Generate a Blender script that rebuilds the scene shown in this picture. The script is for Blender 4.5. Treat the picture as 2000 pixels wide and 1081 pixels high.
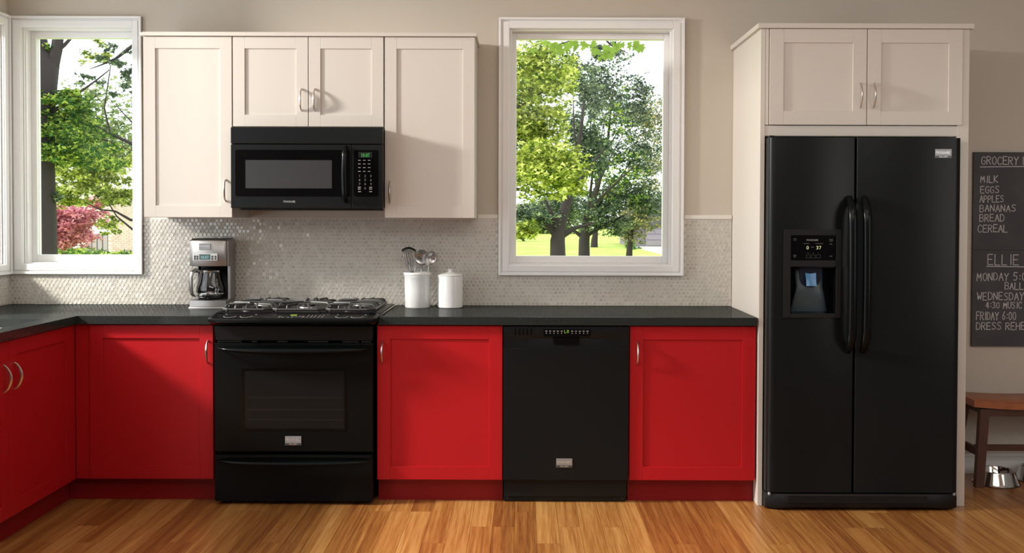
import bpy, bmesh, math, random
from mathutils import Vector, Matrix
R = math.radians
S = bpy.context.scene
for o in list(bpy.data.objects): bpy.data.objects.remove(o)
col = S.collection
random.seed(7)

# ------------------------------------------------------------------ camera
CAMY, CAMZ, F = -5.55, 1.395, 1990.0
cd = bpy.data.cameras.new('camera'); cam = bpy.data.objects.new('camera', cd); col.objects.link(cam)
cd.sensor_width = 36; cd.sensor_fit = 'HORIZONTAL'; cd.lens = 36*F/2000
cd.shift_x = -0.0100; cd.shift_y = -0.0369; cd.clip_end = 600
cam.matrix_world = Matrix.Translation((0, CAMY, CAMZ)) @ Matrix.Rotation(R(88.8), 4, 'X') @ Matrix.Rotation(0.0028, 4, 'Z')
S.camera = cam
# ------------------------------------------------------------------ world, sun, area lights, exposure
w = bpy.data.worlds.new('sky'); S.world = w; w.use_nodes = True
bg = w.node_tree.nodes['Background']; bg.inputs[0].default_value = (0.90, 0.95, 1.0, 1); bg.inputs[1].default_value = 2.6
def aim(o, d): o.rotation_euler = Vector(d).to_track_quat('-Z', 'Y').to_euler()
sl = bpy.data.lights.new('sun', 'SUN'); sun = bpy.data.objects.new('sun', sl); col.objects.link(sun)
sl.energy = 2.5; sl.angle = R(7); sl.color = (1.0, 0.93, 0.82); aim(sun, (1, 0.27, -0.64)); sun.location = (-6, -3, 6)
def area(name, loc, tgt, sx, sy, e, c):
    l = bpy.data.lights.new(name, 'AREA'); o = bpy.data.objects.new(name, l); col.objects.link(o)
    l.shape = 'RECTANGLE'; l.size = sx; l.size_y = sy; l.energy = e; l.color = c
    o.location = loc; aim(o, Vector(tgt) - Vector(loc)); return o
area('left_key_light', (-4.9, -1.62, 2.85), (0.3, -0.4, 1.6), 0.42, 0.42, 330, (1.0, 0.96, 0.90))  # added off-frame key lamp, placed to throw the microwave's shadow
area('front_fill_light', (0.4, -4.3, 2.58), (0.7, -0.6, 0.6), 3.4, 0.5, 25, (1.0, 0.97, 0.94))  # added frontal fill, not a fixture of the room
area('overhead_fill_light', (0.7, -2.4, 2.66), (0.7, -1.8, 0.0), 3.2, 1.2, 23, (1.0, 0.97, 0.94))  # added soft fill from above, no ceiling fixture there
area('right_fill_light', (3.55, -3.0, 1.5), (2.3, 0.0, 0.7), 1.2, 1.6, 22, (1.0, 0.97, 0.93))  # added fill for the wall by the bench; no window on this side
S.view_settings.view_transform = 'Standard'; S.view_settings.look = 'None'
S.view_settings.exposure = -0.05; S.view_settings.gamma = 1.0; S.view_settings.use_curve_mapping = False

# ------------------------------------------------------------------ helpers
def sc(Y): return F/(Y - CAMY)
def gx(px, Y): return (px - 1020)/sc(Y)          # survey: photo column on the plane at depth Y -> metres
def gz(py, Y): return CAMZ - (py - 425)/sc(Y)
def mat(name, c, rough=0.5, metal=0.0, spec=0.5, coat=0.0, emit=None, es=1.0, bump=None, var=None, aniso=0.0):
    m = bpy.data.materials.new(name); m.use_nodes = True; nt = m.node_tree; b = nt.nodes['Principled BSDF']
    b.inputs['Base Color'].default_value = (*c, 1); b.inputs['Roughness'].default_value = rough
    b.inputs['Metallic'].default_value = metal; b.inputs['Specular IOR Level'].default_value = spec
    b.inputs['Coat Weight'].default_value = coat; b.inputs['Coat Roughness'].default_value = 0.15
    if aniso: b.inputs['Anisotropic'].default_value = aniso
    if emit: b.inputs['Emission Color'].default_value = (*emit, 1); b.inputs['Emission Strength'].default_value = es
    if bump or var:
        tc = nt.nodes.new('ShaderNodeNewGeometry')
        n = nt.nodes.new('ShaderNodeTexNoise'); n.inputs['Scale'].default_value = (bump or var)[0]; n.inputs['Detail'].default_value = 4
        nt.links.new(tc.outputs['Position'], n.inputs['Vector'])
    if bump:
        bp = nt.nodes.new('ShaderNodeBump'); bp.inputs['Strength'].default_value = bump[1]; bp.inputs['Distance'].default_value = 0.002
        nt.links.new(n.outputs['Fac'], bp.inputs['Height']); nt.links.new(bp.outputs['Normal'], b.inputs['Normal'])
    if var:
        mx = nt.nodes.new('ShaderNodeMix'); mx.data_type = 'RGBA'
        mx.inputs[6].default_value = (*c, 1); mx.inputs[7].default_value = (*var[1], 1)
        rp = nt.nodes.new('ShaderNodeMapRange'); rp.inputs[1].default_value = var[2]; rp.inputs[2].default_value = var[3]
        nt.links.new(n.outputs['Fac'], rp.inputs[0]); nt.links.new(rp.outputs[0], mx.inputs[0]); nt.links.new(mx.outputs[2], b.inputs['Base Color'])
    return m
M = {}
M['wall'] = mat('wall paint', (0.57, 0.51, 0.435), 0.75, spec=0.3, bump=(180, 0.15))
M['ceil'] = mat('ceiling paint', (0.82, 0.80, 0.76), 0.9)
M['room'] = mat('far wall paint', (0.17, 0.165, 0.16), 0.9)
M['white'] = mat('white trim paint', (0.84, 0.83, 0.82), 0.35)
M['cream'] = mat('cream cabinet lacquer', (0.60, 0.548, 0.49), 0.42, bump=(90, 0.04))
M['red'] = mat('red cabinet lacquer', (0.41, 0.0075, 0.0120), 0.40, spec=0.3, bump=(90, 0.04))
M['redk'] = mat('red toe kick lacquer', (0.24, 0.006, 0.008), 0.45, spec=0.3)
M['dark'] = mat('dark gap shade', (0.02, 0.012, 0.01), 0.9)  # near-black floor bed; stands in for shade in grille slot and skimmer holes
M['steel'] = mat('brushed nickel', (0.66, 0.63, 0.60), 0.28, 1.0)
M['brush'] = mat('brushed steel', (0.37, 0.355, 0.34), 0.38, 1.0, aniso=0.4)
M['chrome'] = mat('polished steel', (0.72, 0.71, 0.70), 0.08, 1.0)
M['utensil'] = mat('satin steel', (0.58, 0.58, 0.58), 0.26, 0.85)
M['badge'] = mat('nickel badge', (0.30, 0.31, 0.32), 0.42, 0.45)
M['badgetext'] = mat('badge lettering', (0.85, 0.85, 0.85), 0.3, 0.6)
M['badgedark'] = mat('badge dark band', (0.09, 0.09, 0.09), 0.4, 0.6)
M['black'] = mat('black enamel', (0.0034, 0.0044, 0.0048), 0.22, spec=0.16)
M['blackf'] = mat('black appliance front', (0.0070, 0.0084, 0.0090), 0.32, spec=0.18, bump=(900, 0.06))
M['blackm'] = mat('matte black plastic', (0.008, 0.0085, 0.0088), 0.5, spec=0.25)
M['blackg'] = mat('black glass', (0.003, 0.003, 0.0035), 0.08, spec=0.22)
M['smoke'] = mat('smoked window mesh', (0.034, 0.034, 0.036), 0.4, spec=0.2, bump=(1500, 0.2))
M['ovenw'] = mat('oven window glass', (0.008, 0.0085, 0.009), 0.15, spec=0.18)
M['iron'] = mat('cast iron grate', (0.035, 0.034, 0.033), 0.42, spec=0.6)
M['cap'] = mat('burner cap', (0.02, 0.02, 0.02), 0.5)
M['alum'] = mat('burner base aluminium', (0.35, 0.34, 0.33), 0.4, 0.9)
M['print'] = mat('grey print', (0.42, 0.42, 0.42), 0.6)
M['printd'] = mat('dim grey print', (0.13, 0.13, 0.13), 0.6)
M['panelg'] = mat('dull black control glass', (0.003, 0.003, 0.0035), 0.30, spec=0.15)
M['green'] = mat('green display digits', (0.02, 0.1, 0.02), 0.5, emit=(0.10, 0.85, 0.15), es=0.75)
M['lime'] = mat('lime display digits', (0.1, 0.1, 0.02), 0.5, emit=(0.45, 0.80, 0.08), es=0.7)
M['amber'] = mat('pale display digits', (0.1, 0.1, 0.02), 0.5, emit=(0.9, 0.9, 0.45), es=0.9)
M['lcd'] = mat('coffee maker lcd', (0.06, 0.10, 0.11), 0.2, emit=(0.10, 0.25, 0.28), es=0.04)
M['ceramic'] = mat('white glazed ceramic', (0.80, 0.80, 0.79), 0.12, coat=0.6)
M['chalkb'] = mat('chalkboard slate', (0.052, 0.050, 0.055), 0.7, var=(6, (0.075, 0.073, 0.078), 0.45, 0.75))
M['chalk'] = mat('chalk', (0.62, 0.60, 0.59), 0.95)
M['seatw'] = mat('oiled seat wood', (0.40, 0.135, 0.055), 0.4, var=(14, (0.30, 0.09, 0.035), 0.35, 0.7))
M['legw'] = mat('dark leg wood', (0.085, 0.030, 0.016), 0.45, var=(14, (0.06, 0.02, 0.01), 0.35, 0.7))
M['grout'] = mat('pale grout', (0.74, 0.70, 0.635), 0.8)
M['sinkm'] = mat('white sink enamel', (0.85, 0.84, 0.82), 0.2)
M['bark'] = mat('dark bark', (0.030, 0.022, 0.022), 0.9, bump=(20, 0.8))
M['barkp'] = mat('plum bark', (0.045, 0.030, 0.035), 0.9)
M['grass'] = mat('lawn grass', (0.30, 0.42, 0.05), 0.9, var=(0.6, (0.42, 0.50, 0.09), 0.4, 0.65))
M['drive'] = mat('pale concrete drive', (0.62, 0.58, 0.58), 0.9)
M['housep'] = mat('grey house siding', (0.23, 0.20, 0.24), 0.9)
M['roof'] = mat('slate roof', (0.10, 0.09, 0.12), 0.9)
M['garage'] = mat('garage door paint', (0.33, 0.28, 0.32), 0.8)
M['brickw'] = mat('pale brick', (0.72, 0.55, 0.50), 0.9, var=(3, (0.60, 0.42, 0.38), 0.4, 0.65))
M['mortar'] = mat('pale mortar', (0.78, 0.70, 0.66), 0.9)
M['sid'] = mat('white siding', (0.84, 0.79, 0.79), 0.8)
M['curt'] = mat('house window curtain', (0.42, 0.37, 0.38), 0.8)
M['wframe'] = mat('house window frame', (0.20, 0.14, 0.15), 0.8)

def counter_mat():
    m = mat('dark speckled granite', (0.016, 0.018, 0.017), 0.11, spec=0.06); nt = m.node_tree; b = nt.nodes['Principled BSDF']
    g = nt.nodes.new('ShaderNodeNewGeometry'); v = nt.nodes.new('ShaderNodeTexNoise'); v.inputs['Scale'].default_value = 420; v.inputs['Detail'].default_value = 3
    nt.links.new(g.outputs['Position'], v.inputs['Vector'])
    r = nt.nodes.new('ShaderNodeValToRGB'); e = r.color_ramp.elements
    e[0].position = 0.42; e[0].color = (0.010, 0.012, 0.011, 1); e[1].position = 0.68; e[1].color = (0.055, 0.062, 0.060, 1)
    nt.links.new(v.outputs['Fac'], r.inputs[0])
    d = nt.nodes.new('ShaderNodeBsdfDiffuse'); gl = nt.nodes.new('ShaderNodeBsdfGlossy'); gl.inputs['Roughness'].default_value = 0.09
    lw = nt.nodes.new('ShaderNodeLayerWeight'); lw.inputs[0].default_value = 0.5; ml = nt.nodes.new('ShaderNodeMath'); ml.operation = 'MULTIPLY'; ml.inputs[1].default_value = 0.20
    nt.links.new(lw.outputs['Facing'], ml.inputs[0]); x = nt.nodes.new('ShaderNodeMixShader'); nt.links.new(ml.outputs[0], x.inputs[0])
    nt.links.new(r.outputs[0], d.inputs[0]); nt.links.new(d.outputs[0], x.inputs[1]); nt.links.new(gl.outputs[0], x.inputs[2])
    nt.links.new(x.outputs[0], nt.nodes['Material Output'].inputs['Surface']); nt.nodes.remove(b); return m
M['counter'] = counter_mat()
def glass_mat(name, tint=(1, 1, 1), refl=0.08):
    m = bpy.data.materials.new(name); m.use_nodes = True; nt = m.node_tree; nt.nodes.clear()
    o = nt.nodes.new('ShaderNodeOutputMaterial'); t = nt.nodes.new('ShaderNodeBsdfTransparent'); t.inputs[0].default_value = (*tint, 1)
    g = nt.nodes.new('ShaderNodeBsdfGlossy'); g.inputs['Roughness'].default_value = 0.02
    f = nt.nodes.new('ShaderNodeLayerWeight'); f.inputs[0].default_value = refl; x = nt.nodes.new('ShaderNodeMixShader')
    nt.links.new(f.outputs['Fresnel'], x.inputs[0]); nt.links.new(t.outputs[0], x.inputs[1]); nt.links.new(g.outputs[0], x.inputs[2]); nt.links.new(x.outputs[0], o.inputs[0])
    return m
M['pane'] = glass_mat('window glass', (0.97, 0.98, 0.97), 0.12)
M['carafe'] = glass_mat('carafe glass', (0.72, 0.72, 0.72), 0.45)
def plank_mat():
    m = bpy.data.materials.new('bamboo plank'); m.use_nodes = True; nt = m.node_tree; b = nt.nodes['Principled BSDF']; L = nt.links.new
    g = nt.nodes.new('ShaderNodeNewGeometry'); oi = nt.nodes.new('ShaderNodeObjectInfo')
    a = nt.nodes.new('ShaderNodeMath'); a.operation = 'ADD'; L(g.outputs['Random Per Island'], a.inputs[0]); L(oi.outputs['Random'], a.inputs[1])
    fr = nt.nodes.new('ShaderNodeMath'); fr.operation = 'FRACT'; L(a.outputs[0], fr.inputs[0])
    mp = nt.nodes.new('ShaderNodeVectorMath'); mp.operation = 'MULTIPLY'; mp.inputs[1].default_value = (1, 0.022, 1); L(g.outputs['Position'], mp.inputs[0])
    cx = nt.nodes.new('ShaderNodeCombineXYZ'); sh = nt.nodes.new('ShaderNodeMath'); sh.operation = 'MULTIPLY'; sh.inputs[1].default_value = 37; L(fr.outputs[0], sh.inputs[0]); L(sh.outputs[0], cx.inputs[2])
    ad = nt.nodes.new('ShaderNodeVectorMath'); ad.operation = 'ADD'; L(mp.outputs[0], ad.inputs[0]); L(cx.outputs[0], ad.inputs[1])
    n1 = nt.nodes.new('ShaderNodeTexNoise'); n1.inputs['Scale'].default_value = 55; n1.inputs['Detail'].default_value = 3; L(ad.outputs[0], n1.inputs['Vector'])
    n2 = nt.nodes.new('ShaderNodeTexNoise'); n2.inputs['Scale'].default_value = 260; n2.inputs['Detail'].default_value = 4; L(ad.outputs[0], n2.inputs['Vector'])
    r = nt.nodes.new('ShaderNodeValToRGB'); e = r.color_ramp.elements; e[0].position = 0.0; e[0].color = (0.21, 0.070, 0.017, 1); e[1].position = 1.0; e[1].color = (0.54, 0.28, 0.088, 1)
    e2 = r.color_ramp.elements.new(0.5); e2.color = (0.37, 0.155, 0.038, 1)
    s = nt.nodes.new('ShaderNodeMath'); s.operation = 'MULTIPLY_ADD'; s.inputs[1].default_value = 1.5; s.inputs[2].default_value = -0.62; L(n1.outputs['Fac'], s.inputs[0])
    s2 = nt.nodes.new('ShaderNodeMath'); s2.operation = 'MULTIPLY_ADD'; s2.inputs[1].default_value = 0.62; L(fr.outputs[0], s2.inputs[0]); L(s.outputs[0], s2.inputs[2])
    s3 = nt.nodes.new('ShaderNodeMath'); s3.operation = 'MULTIPLY_ADD'; s3.inputs[1].default_value = 1.35; L(n2.outputs['Fac'], s3.inputs[0]); 
    s4 = nt.nodes.new('ShaderNodeMath'); s4.operation = 'ADD'; s4.inputs[1].default_value = -0.65; L(s2.outputs[0], s4.inputs[0]); L(s4.outputs[0], s3.inputs[2])
    L(s3.outputs[0], r.inputs[0]); L(r.outputs[0], b.inputs['Base Color'])
    b.inputs['Roughness'].default_value = 0.33; b.inputs['Coat Weight'].default_value = 0.25; b.inputs['Coat Roughness'].default_value = 0.25
    bp = nt.nodes.new('ShaderNodeBump'); bp.inputs['Strength'].default_value = 0.1; bp.inputs['Distance'].default_value = 0.001; L(n2.outputs['Fac'], bp.inputs['Height']); L(bp.outputs[0], b.inputs['Normal'])
    return m
M['plank'] = plank_mat()
def tile_mat():
    m = bpy.data.materials.new('glazed penny tile'); m.use_nodes = True; nt = m.node_tree; b = nt.nodes['Principled BSDF']; L = nt.links.new
    g = nt.nodes.new('ShaderNodeNewGeometry'); r = nt.nodes.new('ShaderNodeValToRGB'); e = r.color_ramp.elements
    e[0].color = (0.47, 0.435, 0.38, 1); e[1].color = (0.60, 0.56, 0.50, 1); L(g.outputs['Random Per Island'], r.inputs[0]); L(r.outputs[0], b.inputs['Base Color'])
    b.inputs['Roughness'].default_value = 0.16; b.inputs['Specular IOR Level'].default_value = 0.9; b.inputs['Coat Weight'].default_value = 0.5; b.inputs['Coat Roughness'].default_value = 0.05
    return m
M['tile'] = tile_mat()
M['tilerim'] = mat('tile rim highlight', (0.68, 0.645, 0.58), 0.22, spec=0.7)  # bright crescents of the tiles put into a paler rim colour
def leaf_mat(name, c1, c2, trans=0.45, mid=None):
    m = bpy.data.materials.new(name); m.use_nodes = True; nt = m.node_tree; nt.nodes.clear(); L = nt.links.new
    o = nt.nodes.new('ShaderNodeOutputMaterial'); g = nt.nodes.new('ShaderNodeNewGeometry'); r = nt.nodes.new('ShaderNodeValToRGB')
    r.color_ramp.elements[0].color = (*c1, 1); r.color_ramp.elements[1].color = (*c2, 1); L(g.outputs['Random Per Island'], r.inputs[0])
    if mid: el = r.color_ramp.elements.new(0.55); el.color = (*mid, 1)
    d = nt.nodes.new('ShaderNodeBsdfDiffuse'); t = nt.nodes.new('ShaderNodeBsdfTranslucent'); x = nt.nodes.new('ShaderNodeMixShader'); x.inputs[0].default_value = trans
    L(r.outputs[0], d.inputs[0]); L(r.outputs[0], t.inputs[0]); L(d.outputs[0], x.inputs[1]); L(t.outputs[0], x.inputs[2]); L(x.outputs[0], o.inputs[0]); return m
M['lf_bright'] = leaf_mat('sunlit yellow green leaves', (0.05, 0.10, 0.03), (0.95, 0.95, 0.32), mid=(0.34, 0.42, 0.05))  # sun highlights and shaded tones are put into the leaf colours
M['lf_green'] = leaf_mat('fresh green leaves', (0.03, 0.09, 0.035), (0.58, 0.68, 0.12), mid=(0.10, 0.20, 0.04))
M['lf_over'] = leaf_mat('olive maple leaves', (0.05, 0.10, 0.03), (0.30, 0.42, 0.06), trans=0.3)  # dark olive leaf colour range
M['lf_dark'] = leaf_mat('haze greyed green leaves', (0.045, 0.065, 0.055), (0.42, 0.50, 0.26), mid=(0.10, 0.145, 0.095))  # distance haze is put into these greyed greens
M['lf_mix'] = leaf_mat('olive and russet leaves', (0.10, 0.13, 0.07), (0.68, 0.58, 0.26), mid=(0.24, 0.26, 0.12))
M['lf_pink'] = leaf_mat('pink blossom leaves', (0.30, 0.09, 0.11), (0.98, 0.55, 0.60), mid=(0.72, 0.28, 0.33))
M['lf_pale'] = leaf_mat('hazy pale green leaves', (0.15, 0.23, 0.08), (0.42, 0.48, 0.20))  # pale colour carries the haze of the far treetops

class MB:
    def __init__(s): s.b = bmesh.new()
    def box(s, x0, x1, y0, y1, z0, z1, bev=0.0, seg=2):
        x0, x1 = sorted((x0, x1)); y0, y1 = sorted((y0, y1)); z0, z1 = sorted((z0, z1))
        r = bmesh.ops.create_cube(s.b, size=1.0); vs = r['verts']
        for v in vs: v.co = Vector(((x0+x1)/2 + v.co.x*(x1-x0), (y0+y1)/2 + v.co.y*(y1-y0), (z0+z1)/2 + v.co.z*(z1-z0)))
        if bev > 0:
            es = list({e for v in vs for e in v.link_edges})
            bmesh.ops.bevel(s.b, geom=vs+es, offset=bev, segments=seg, profile=0.6, affect='EDGES', clamp_overlap=True)
        return s
    def loft(s, rings, cap0=True, cap1=True, closed=True):
        R_ = [[s.b.verts.new(p) for p in r] for r in rings]; n = len(R_[0])
        for a, c in zip(R_, R_[1:]):
            for i in range(n if closed else n-1):
                j = (i+1) % n; s.b.faces.new((a[i], a[j], c[j], c[i]))
        if cap0: s.b.faces.new(R_[0][::-1])
        if cap1: s.b.faces.new(R_[-1])
        return s
    def lathe(s, prof, c=(0, 0, 0), n=32, cap0=True, cap1=True, sy=1.0):
        return s.loft([[(c[0]+r*math.cos(2*math.pi*i/n), c[1]+sy*r*math.sin(2*math.pi*i/n), c[2]+z) for i in range(n)] for r, z in prof], cap0, cap1)
    def tube(s, pts, rad, n=8, flat=1.0, up=None):
        P = [Vector(p) for p in pts]; k = len(P); rr = rad if isinstance(rad, (list, tuple)) else [rad]*k; rings = []
        u0 = Vector(up) if up else None
        for i in range(k):
            t = (P[min(i+1, k-1)] - P[max(i-1, 0)]).normalized()
            u = u0 if u0 else (Vector((0, 0, 1)) if abs(t.z) < 0.9 else Vector((1, 0, 0)))
            a = t.cross(u).normalized(); c = a.cross(t).normalized()
            rings.append([P[i] + a*(rr[i]*math.cos(2*math.pi*q/n)) + c*(rr[i]*flat*math.sin(2*math.pi*q/n)) for q in range(n)])
        return s.loft(rings)
    def prism(s, poly, a0, a1, ax='y'):
        f = {'y': lambda p, a: (p[0], a, p[1]), 'z': lambda p, a: (p[0], p[1], a), 'x': lambda p, a: (a, p[0], p[1])}[ax]
        return s.loft([[f(p, a0) for p in poly], [f(p, a1) for p in poly]])
    def build(s, name, m, parent=None, smooth=False, kind=None):
        bmesh.ops.recalc_face_normals(s.b, faces=s.b.faces)
        me = bpy.data.meshes.new(name); s.b.to_mesh(me); s.b.free()
        me.materials.append(m if not isinstance(m, str) else M[m])
        if smooth:
            for p in me.polygons: p.use_smooth = True
            try: me.set_sharp_from_angle(angle=R(38))
            except Exception: pass
        o = bpy.data.objects.new(name, me); col.objects.link(o)
        if parent: o.parent = parent
        if kind: o['kind'] = kind
        return o
def raw(name, vs, fs, m, parent=None, kind=None):
    me = bpy.data.meshes.new(name); me.from_pydata(vs, [], fs); me.materials.append(M[m])
    o = bpy.data.objects.new(name, me); col.objects.link(o)
    if parent: o.parent = parent
    if kind: o['kind'] = kind
    return o
def bx(name, m, parent, *a, bev=0.0, seg=2, smooth=False): return MB().box(*a, bev=bev, seg=seg).build(name, m, parent, smooth)
def thing(name, label, cat, loc=(0, 0, 0), rz=0, group=None):
    o = bpy.data.objects.new(name, None); col.objects.link(o); o.location = loc; o.rotation_euler = (0, 0, rz)
    o.empty_display_size = 0.05; o['label'] = label; o['category'] = cat
    if group: o['group'] = group
    return o
def struct(o, label, cat='structure'): o['kind'] = 'structure'; o['label'] = label; o['category'] = cat; return o
def tag(o, label, cat, group=None):
    o['label'] = label; o['category'] = cat
    if group: o['group'] = group
    return o
def sempty(name, label, cat, loc=(0, 0, 0), rz=0): return struct(thing(name, label, cat, loc, rz), label, cat)

# stroke lettering: capitals and digits on a 4 x 6 grid
G = {'A': '0,0 2,6 4,0|0.8,2.3 3.2,2.3', 'B': '0,0 0,6 2.6,6 3.6,5.2 3.4,3.9 2.4,3.2 0,3.2|2.4,3.2 3.8,2.4 3.9,1 2.8,0 0,0', 'C': '3.8,5 2.8,6 1.2,5.8 0.2,4 0,2 1,0.2 2.4,0 3.8,0.8',
 'D': '0,0 0,6 2,5.8 3.6,4.4 3.9,2.4 2.8,0.6 0,0', 'E': '3.6,6 0,6 0,0 3.8,0|0,3.1 3,3.1', 'F': '3.8,6 0,6 0,0|0,3.2 3,3.2', 'G': '3.8,5.2 2.6,6 1,5.6 0.1,3.8 0.2,1.6 1.4,0.1 3,0.2 3.8,1.4 3.8,2.8 2.2,2.8',
 'H': '0,0 0,6|3.8,0 3.8,6|0,3.2 3.8,3.2', 'I': '1.4,0 1.4,6', 'K': '0,0 0,6|3.6,6 0.2,2.8 3.8,0', 'L': '0,6 0,0 3.6,0', 'M': '0,0 0.4,6 2.1,2 3.8,6 4.3,0', 'N': '0,0 0,6 3.8,0 3.8,6',
 'O': '2,6 0.6,5.2 0,3 0.7,0.7 2,0 3.4,0.8 4,3 3.3,5.3 2,6', 'P': '0,0 0,6 2.6,6 3.8,5 3.4,3.4 0,2.8', 'R': '0,0 0,6 2.6,6 3.8,5 3.4,3.6 0,3|1.4,3 3.9,0', 'S': '3.6,5.4 2.2,6 0.6,5.4 0.5,4 3.2,2.6 3.6,1 2.2,0 0.2,0.6',
 'T': '0,6 4,6|2,6 2,0', 'U': '0,6 0.1,1.4 1.2,0 2.8,0 3.8,1.4 3.8,6', 'W': '0,6 1,0 2.1,4 3.3,0 4.4,6', 'Y': '0,6 2,3 4,6|2,3 1.8,0', 'V': '0,6 2,0 4,6',
 '0': '2,6 0.5,5 0.2,3 0.5,1 2,0 3.5,1 3.7,3 3.5,5 2,6', '1': '1,5 2,6 2,0', '2': '0.3,5 1.6,6 3.4,5.4 3.3,3.8 0.2,0 3.8,0', '3': '0.3,5.6 2,6 3.5,4.8 1.6,3.2 3.6,2.2 3,0.5 0.2,0.2', '4': '2.8,0 2.8,6 0,2 4,2',
 '5': '3.6,6 0.7,6 0.4,3.4 2.6,3.6 3.7,2 2.6,0.2 0.3,0.3', '6': '3,6 0.8,3.6 0.3,1.4 1.8,0 3.6,1 3.3,2.8 1.6,3.2 0.5,2', '7': '0.2,6 3.8,6 1.6,0', '8': '2,3.2 0.5,4.6 2,6 3.5,4.6 2,3.2 0.2,1.5 2,0 3.8,1.5 2,3.2',
 '9': '3.6,4 2,3 0.5,4.4 1.8,6 3.5,5 3.4,2 2,0', ':': '1.2,4.3 1.3,3.9|1.2,1.6 1.3,1.2', '.': '1,0.2 1.2,0', ' ': '', '-': '0.5,3 3,3'}
def strokes(mb, segs, y, wd, th):
    b = mb.b
    for (x0, z0), (x1, z1) in segs:
        d = Vector((x1-x0, z1-z0)); l = d.length
        if l < 1e-6: continue
        d /= l; n = Vector((-d.y, d.x))*wd/2; a = Vector((x0, z0)) - d*wd*0.4; c = Vector((x1, z1)) + d*wd*0.4
        q = [a+n, c+n, c-n, a-n]
        mb.loft([[(p.x, y-th, p.y) for p in q], [(p.x, y, p.y) for p in q]])
def lettering(name, txt, x, z, y, h, m, parent, wd=None, pitch=5.3, jit=0.0, slope=0.0, th=0.0004, width=None, rnd=None):
    wd = wd or h*0.09; u = h/6.0; mb = MB(); rnd = rnd or random.Random(len(txt)*7+int(abs(x)*1000)); pu = u
    if width: pu = width/(len(txt)*pitch-1.2)
    segs = []; cx = x
    for ch in txt:
        jz = rnd.uniform(-jit, jit)*h; js = 1+rnd.uniform(-jit, jit)
        for st in G.get(ch, '').split('|'):
            if not st: continue
            p = [tuple(float(v) for v in q.split(',')) for q in st.split(' ')]
            p = [(cx + (a+jit*0.8*b_/2)*pu*js, z + b_*u*js + jz + (cx-x)*slope) for a, b_ in p]
            segs += list(zip(p, p[1:]))
        cx += pitch*pu*(0.62 if ch in 'I:.' else (1.12 if ch in 'MW' else 1.0))
    strokes(mb, segs, y, wd, th)
    return mb.build(name, m, parent)

# ------------------------------------------------------------------ room shell
XL, XR, YF, ZC = -2.79, 3.7, -7.2, 2.72
def wall_with_holes(mb, u0, u1, z0, z1, holes, put):
    us = sorted({u0, u1, *[h for H in holes for h in H[:2]]}); zs = sorted({z0, z1, *[h for H in holes for h in H[2:]]})
    for a, b_ in zip(us, us[1:]):
        for c, d in zip(zs, zs[1:]):
            if any(H[0] <= (a+b_)/2 <= H[1] and H[2] <= (c+d)/2 <= H[3] for H in holes): continue
            put(a, b_, c, d)
W1 = (-2.713, -2.114, 1.136, 2.416); W2 = (-0.070, 0.811, 1.136, 2.416); W3 = (-0.60, -0.085, 1.136, 2.416)
mb = MB(); wall_with_holes(mb, XL-0.16, XR, 0, ZC, [W1, W2], lambda a, b_, c, d: mb.box(a, b_, 0, 0.16, c, d))
wall_back = struct(mb.build('wall_back', 'wall'), 'beige painted back wall behind the kitchen cabinets', 'wall')
mb = MB(); wall_with_holes(mb, -0.70, 0, 0, ZC, [W3], lambda a, b_, c, d: mb.box(XL-0.16, XL, a, b_, c, d))
mb.box(XL-0.16, XL, YF, -4.3, 0, ZC)  # wall left open between these parts so the added key lamp shines in
wall_left = struct(mb.build('wall_left', 'wall'), 'left side wall at the corner window', 'wall')
struct(bx('wall_right', 'room', None, XR, XR+0.12, YF, 0.16, 0, ZC), 'right side wall out of view', 'wall')
struct(bx('wall_front', 'room', None, XL-0.16, XR+0.12, YF-0.12, YF, 0, ZC), 'wall behind the viewer', 'wall')
struct(bx('ceiling', 'ceil', None, XL-0.16, XR+0.12, YF-0.12, 0.16, ZC, ZC+0.12), 'plain white ceiling', 'ceiling')
floor = struct(bx('floor', M['dark'], None, XL-0.16, XR+0.12, YF-0.12, 0.16, -0.12, -0.012), 'warm bamboo plank floor', 'floor')
# planks, 0.1 m wide, running away from the viewer, ends stepped by 0.235 m
PW, PL = 0.0985, 1.175
pm = MB().box(-PW/2+0.0006, PW/2-0.0006, -PL/2+0.0006, PL/2-0.0006, -0.012, 0.0).build('plank', 'plank', floor)
plank_mesh = pm.data; first = True; rest = MB(); rp = random.Random(3); near = 0
for i in range(int((XR-XL)/PW)+1):
    x = XL + PW*(i+0.5)
    off = 0.2 + (rp.randrange(5))*0.235
    k = 0; y1 = -0.012 + off
    while y1 > YF:
        y0 = y1 - PL; a, b_ = max(y0, YF), min(y1, -0.006)
        if b_ > a + 0.02 and x + PW/2 <= XR+0.01:
            if abs((b_-a) - PL) < 1e-6 and b_ > -2.2 and near < 290:
                if first: o = pm; first = False
                else: o = bpy.data.objects.new('plank', plank_mesh); col.objects.link(o); o.parent = floor
                o.location = (x, (a+b_)/2, 0); near += 1
            elif b_ > -2.2 and near < 290:
                MB().box(x-PW/2+0.0006, x+PW/2-0.0006, a+0.0006, b_-0.0006, -0.012, 0).build('plank', 'plank', floor); near += 1
            else: rest.box(x-PW/2+0.0006, x+PW/2-0.0006, a+0.0006, b_-0.0006, -0.012, 0)
        y1 = y0
rest.build('far_planks', 'plank', floor, kind='stuff')

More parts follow.
